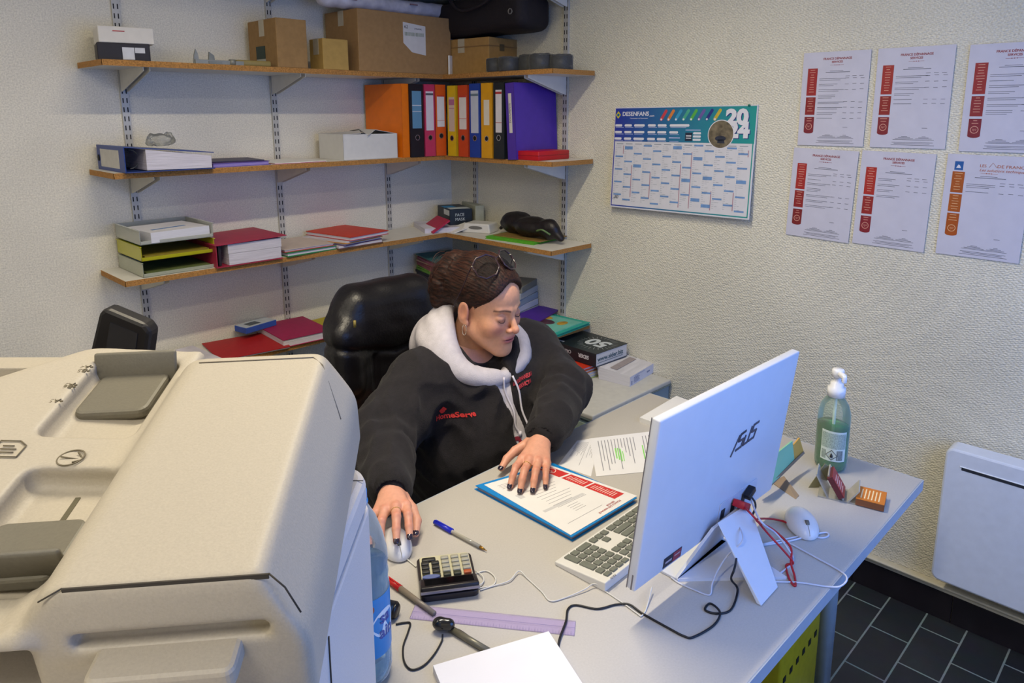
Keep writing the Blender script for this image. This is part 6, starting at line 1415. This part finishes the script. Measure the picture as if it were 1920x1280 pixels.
jv = gj[0]; jv[:, 2] = np.where((jv[:, 1] < -1.655) & (jv[:, 2] < DZ+.0005), DZ+.0005, jv[:, 2])
jm = pm('151115', .88, .3, 90, .5, 420, sheen=.05)
geo_obj('jacket', [(jv-npo, gj[1])], jm, PP)
for H, r in ((LH, .044), (RH, .042)):
    ax = (H.w-H.el)/np.linalg.norm(H.w-H.el); p0 = H.w*.97+H.el*.03
    g = sdf_geo(lambda P: np.maximum(cap(P, p0-ax*.02, p0+ax*.008, r+.001, r-.003)+np.sin(np.arctan2((P-p0)[:, 2], (P-p0)@np.cross(ax, (0, 0, 1)))*30)*.0008, -cap(P, p0-ax*.06, p0+ax*.06, r-.012, r-.012)), p0-.08, p0+.08, .003)
    cv = g[0]; cv[:, 2] = np.maximum(cv[:, 2], DZ+.0008); geo_obj('cuff', [(cv-npo, g[1])], pm('120F12', .9, .2, 90, .5, 400), PP)
# --- hoodie: panel in the jacket opening, hood, cords
hw_ = pm('BDB8BE', .9, .06, 60, .4, 350)
def panelf(P): return smax(smax(torso(P)+wrinkle(P)+.006, slot(P)-.012, .004), P[:, 2]-.880, .006)
g = sdf_geo(panelf, (-1.26, -1.68, .50), (-1.0, -1.38, .98), .005); hoodie = geo_obj('hoodie', [(g[0]-npo, g[1])], hw_, PP)
HL = [((-1.122, -1.510, .876), .009), ((-1.182, -1.500, .885), .013), ((-1.230, -1.455, .912), .018), ((-1.245, -1.390, .955), .020), ((-1.225, -1.315, .975), .022), ((-1.15, -1.262, .985), .024), ((-1.04, -1.262, .985), .024), ((-.972, -1.315, .970), .020), ((-.955, -1.385, .945), .018), ((-.965, -1.445, .920), .015), ((-1.030, -1.496, .894), .012), ((-1.106, -1.512, .874), .009)]
HI = [((-1.118, -1.500, .884), .007), ((-1.172, -1.488, .896), .009), ((-1.210, -1.452, .922), .012), ((-1.212, -1.400, .980), .016), ((-1.178, -1.348, 1.025), .018), ((-1.135, -1.312, 1.045), .019), ((-1.06, -1.312, 1.045), .019), ((-1.018, -1.350, 1.020), .018), ((-.985, -1.400, .965), .014), ((-.990, -1.450, .935), .012), ((-1.040, -1.490, .908), .010), ((-1.106, -1.504, .882), .007)]
HL2 = [tuple(p) for p in bez([p for p, _ in HL], 3)]; HI2 = [tuple(p) for p in bez([p for p, _ in HI], 3)]
RL2 = np.interp(np.arange(len(HL2))/3, range(len(HL)), [r for _, r in HL]); RI2 = np.interp(np.arange(len(HI2))/3, range(len(HI)), [r for _, r in HI])
HL = list(zip(HL2, RL2)); HI = list(zip(HI2, RI2))
def hoodf(P):
    d = None
    for k in range(len(HL)-1):
        (a, r0), (c, r1) = HL[k], HL[k+1]; (a2, q0), (c2, q1) = HI[k], HI[k+1]; A_, C_, A2, C2 = map(np.array, (a, c, a2, c2))
        for e in (cap(P, a, c, r0, r1), cap(P, a2, c2, q0, q1), cap(P, (A_+A2)/2+(0, 0, .004), (C_+C2)/2+(0, 0, .004), (r0+q0)/2, (r1+q1)/2)):
            d = e if d is None else smin(d, e, .022)
    d = smin(d, ell(P, (-1.10, -1.235, .93), (.12, .045, .075)), .05)
    d = smax(d, -cap(P, (-1.10, -1.385, .93), tuple(fromh((0, -.035, -.07))), .052, .060), .022)
    q = P-V3(-1.10, -1.40, .96); an = np.arctan2(q[:, 1], q[:, 0]); rr = np.linalg.norm(q[:, :2], axis=1)
    return d+.0018*np.sin(rr*110+np.sin(an*2)*2.0+q[:, 2]*50)+vnoise(P, 30, 9)*.0015
g = sdf_geo(hoodf, (-1.32, -1.57, .80), (-.88, -1.15, 1.12), .0042); geo_obj('hood', [(g[0]-npo, g[1])], hw_, PP)
def on_jacket(pts, off=.0015, f=jack):
    """drop points onto the cloth along +y"""
    P = np.array([(p[0], -1.585, p[2]) for p in pts])
    for _ in range(60): P[:, 1] += np.clip(f(P)-off, -.02, .05)*.8
    return P
def on_dir(P, dn, off, f):
    P = np.array(P)-np.array(dn)*.03
    for _ in range(60): P += np.clip(f(P)-off, -.02, .05)[:, None]*.8*np.array(dn)
    return P
def aty(u, v, y):
    d = Fv+Rv*((u-960)/1350.56)-Uv*((v-476.66)/1350.56); return CAMP+d*((y-CAMP.y)/d.y)
def hit(u, v, f=jack):
    d = (Fv+Rv*((u-960)/1350.56)-Uv*((v-476.66)/1350.56)).normalized(); tt = 1.2
    for _ in range(80): tt += float(np.clip(f(np.array([CAMP+d*tt]))[0], -.02, .08))*.8
    return CAMP+d*tt
hf2 = lambda P: np.minimum(panelf(P), np.minimum(jacketf(P), hoodf(P)))
b = pmb()
for pts in ([(-1.130, 0, .890), (-1.130, 0, .85), (-1.124, 0, .80), (-1.128, 0, .765), (-1.120, 0, .742)], [(-1.105, 0, .890), (-1.098, 0, .85), (-1.100, 0, .80), (-1.096, 0, .76), (-1.098, 0, .732)]):
    q = on_jacket(pts, .003, hf2); b.tube(bez([Vector(p) for p in q], 5), .0028, 6); e = Vector(q[-1]); b.cyl(e+Vector((0, 0, .006)), e-Vector((0, 0, .008)), .0048, 8)
b.build('drawstring', pm('D4D0DC', .8), hoodie)
def decal(mb, m2, o, ex, ez, surf=jack, off=.0018, dn=(0, 1, 0)):
    P = np.array([np.array(o)+v[0]*np.array(ex)+v[1]*np.array(ez) for v in m2.v]); Q = on_dir(P, dn, off, surf); mb.add([tuple(q-npo) for q in Q], m2.f)
def dense_text(txt, size, **k): m2 = MB(); text_mb(m2, txt, size, Matrix.Identity(4), ext=0, **k); return m2
red = pm('C8302C', .7)
b = MB(); o = hit(817, 789); ex = np.array((1, 0, .04)); ez = np.array((0, 0, 1.0))
decal(b, dense_text('HomeServe', .019, bold=.0006), o, ex, ez)
m2 = MB(); m2.prism([(.008*math.cos(q), .008*math.sin(q)) for q in [2*PI*k/14 for k in range(14)]], 0, 0); m2.prism([(-.010, -.001), (.010, -.001), (.010, .003), (0, .011), (-.010, .003)], 0, 0); decal(b, m2, np.array(o)+ex*.022+ez*.022, ex, ez)
b.build('chest_emblem', red, PP)
b = MB(); o = hit(962, 722); ex = np.array((.82, -.57, .12)); dn2 = (.57, .82, 0)
for k, (s_, x) in enumerate((('LES DÉPANNEURS', 0), ('SERVICES', .012))): decal(b, dense_text(s_, .0115, bold=.0005, width=(.062, .045)[k]), np.array(o)+ex*x-ez*.014*k, ex, ez, dn=dn2)
b.build('chest_lettering', pm('A8303A', .7), PP)
b = MB()
decal(b, dense_text('R', .065, bold=.002), np.array((-1.150, -1.60, .690)), np.array((.9, 0, .1)), ez, panelf, .002); b.build('shirt_letter', pm('7A1C30', .7), hoodie)
# trousers and shoes under the desk
def trf(P):
    d = ell(P, (-1.10, -1.22, .53), (.20, .15, .11))
    for s in (-1, 1): d = smin(d, cap(P, (-1.10+s*.09, -1.22, .53), (-1.10+s*.13, -1.59, .545), .095, .072), .05); d = smin(d, cap(P, (-1.10+s*.13, -1.59, .545), (-1.10+s*.12, -1.61, .13), .068, .052), .02)
    return d+vnoise(P, 30, 3)*.004
g = sdf_geo(trf, (-1.4, -1.72, .05), (-.8, -1.02, .70), .012); geo_obj('trousers', [(g[0]-npo, g[1])], pm('22242E', .85, .15), PP)
for s in (-1, 1):
    g = sdf_geo(lambda P: smax(ell(P, (-1.10+s*.12, -1.66, .035), (.045, .13, .06)), .002-P[:, 2], .005), (-1.3, -1.85, -.02), (-.9, -1.5, .12), .009); g[0][:, 2] = np.maximum(g[0][:, 2], .001); geo_obj('shoe', [(g[0]-npo, g[1])], pm('2A2A2E', .5), PP)
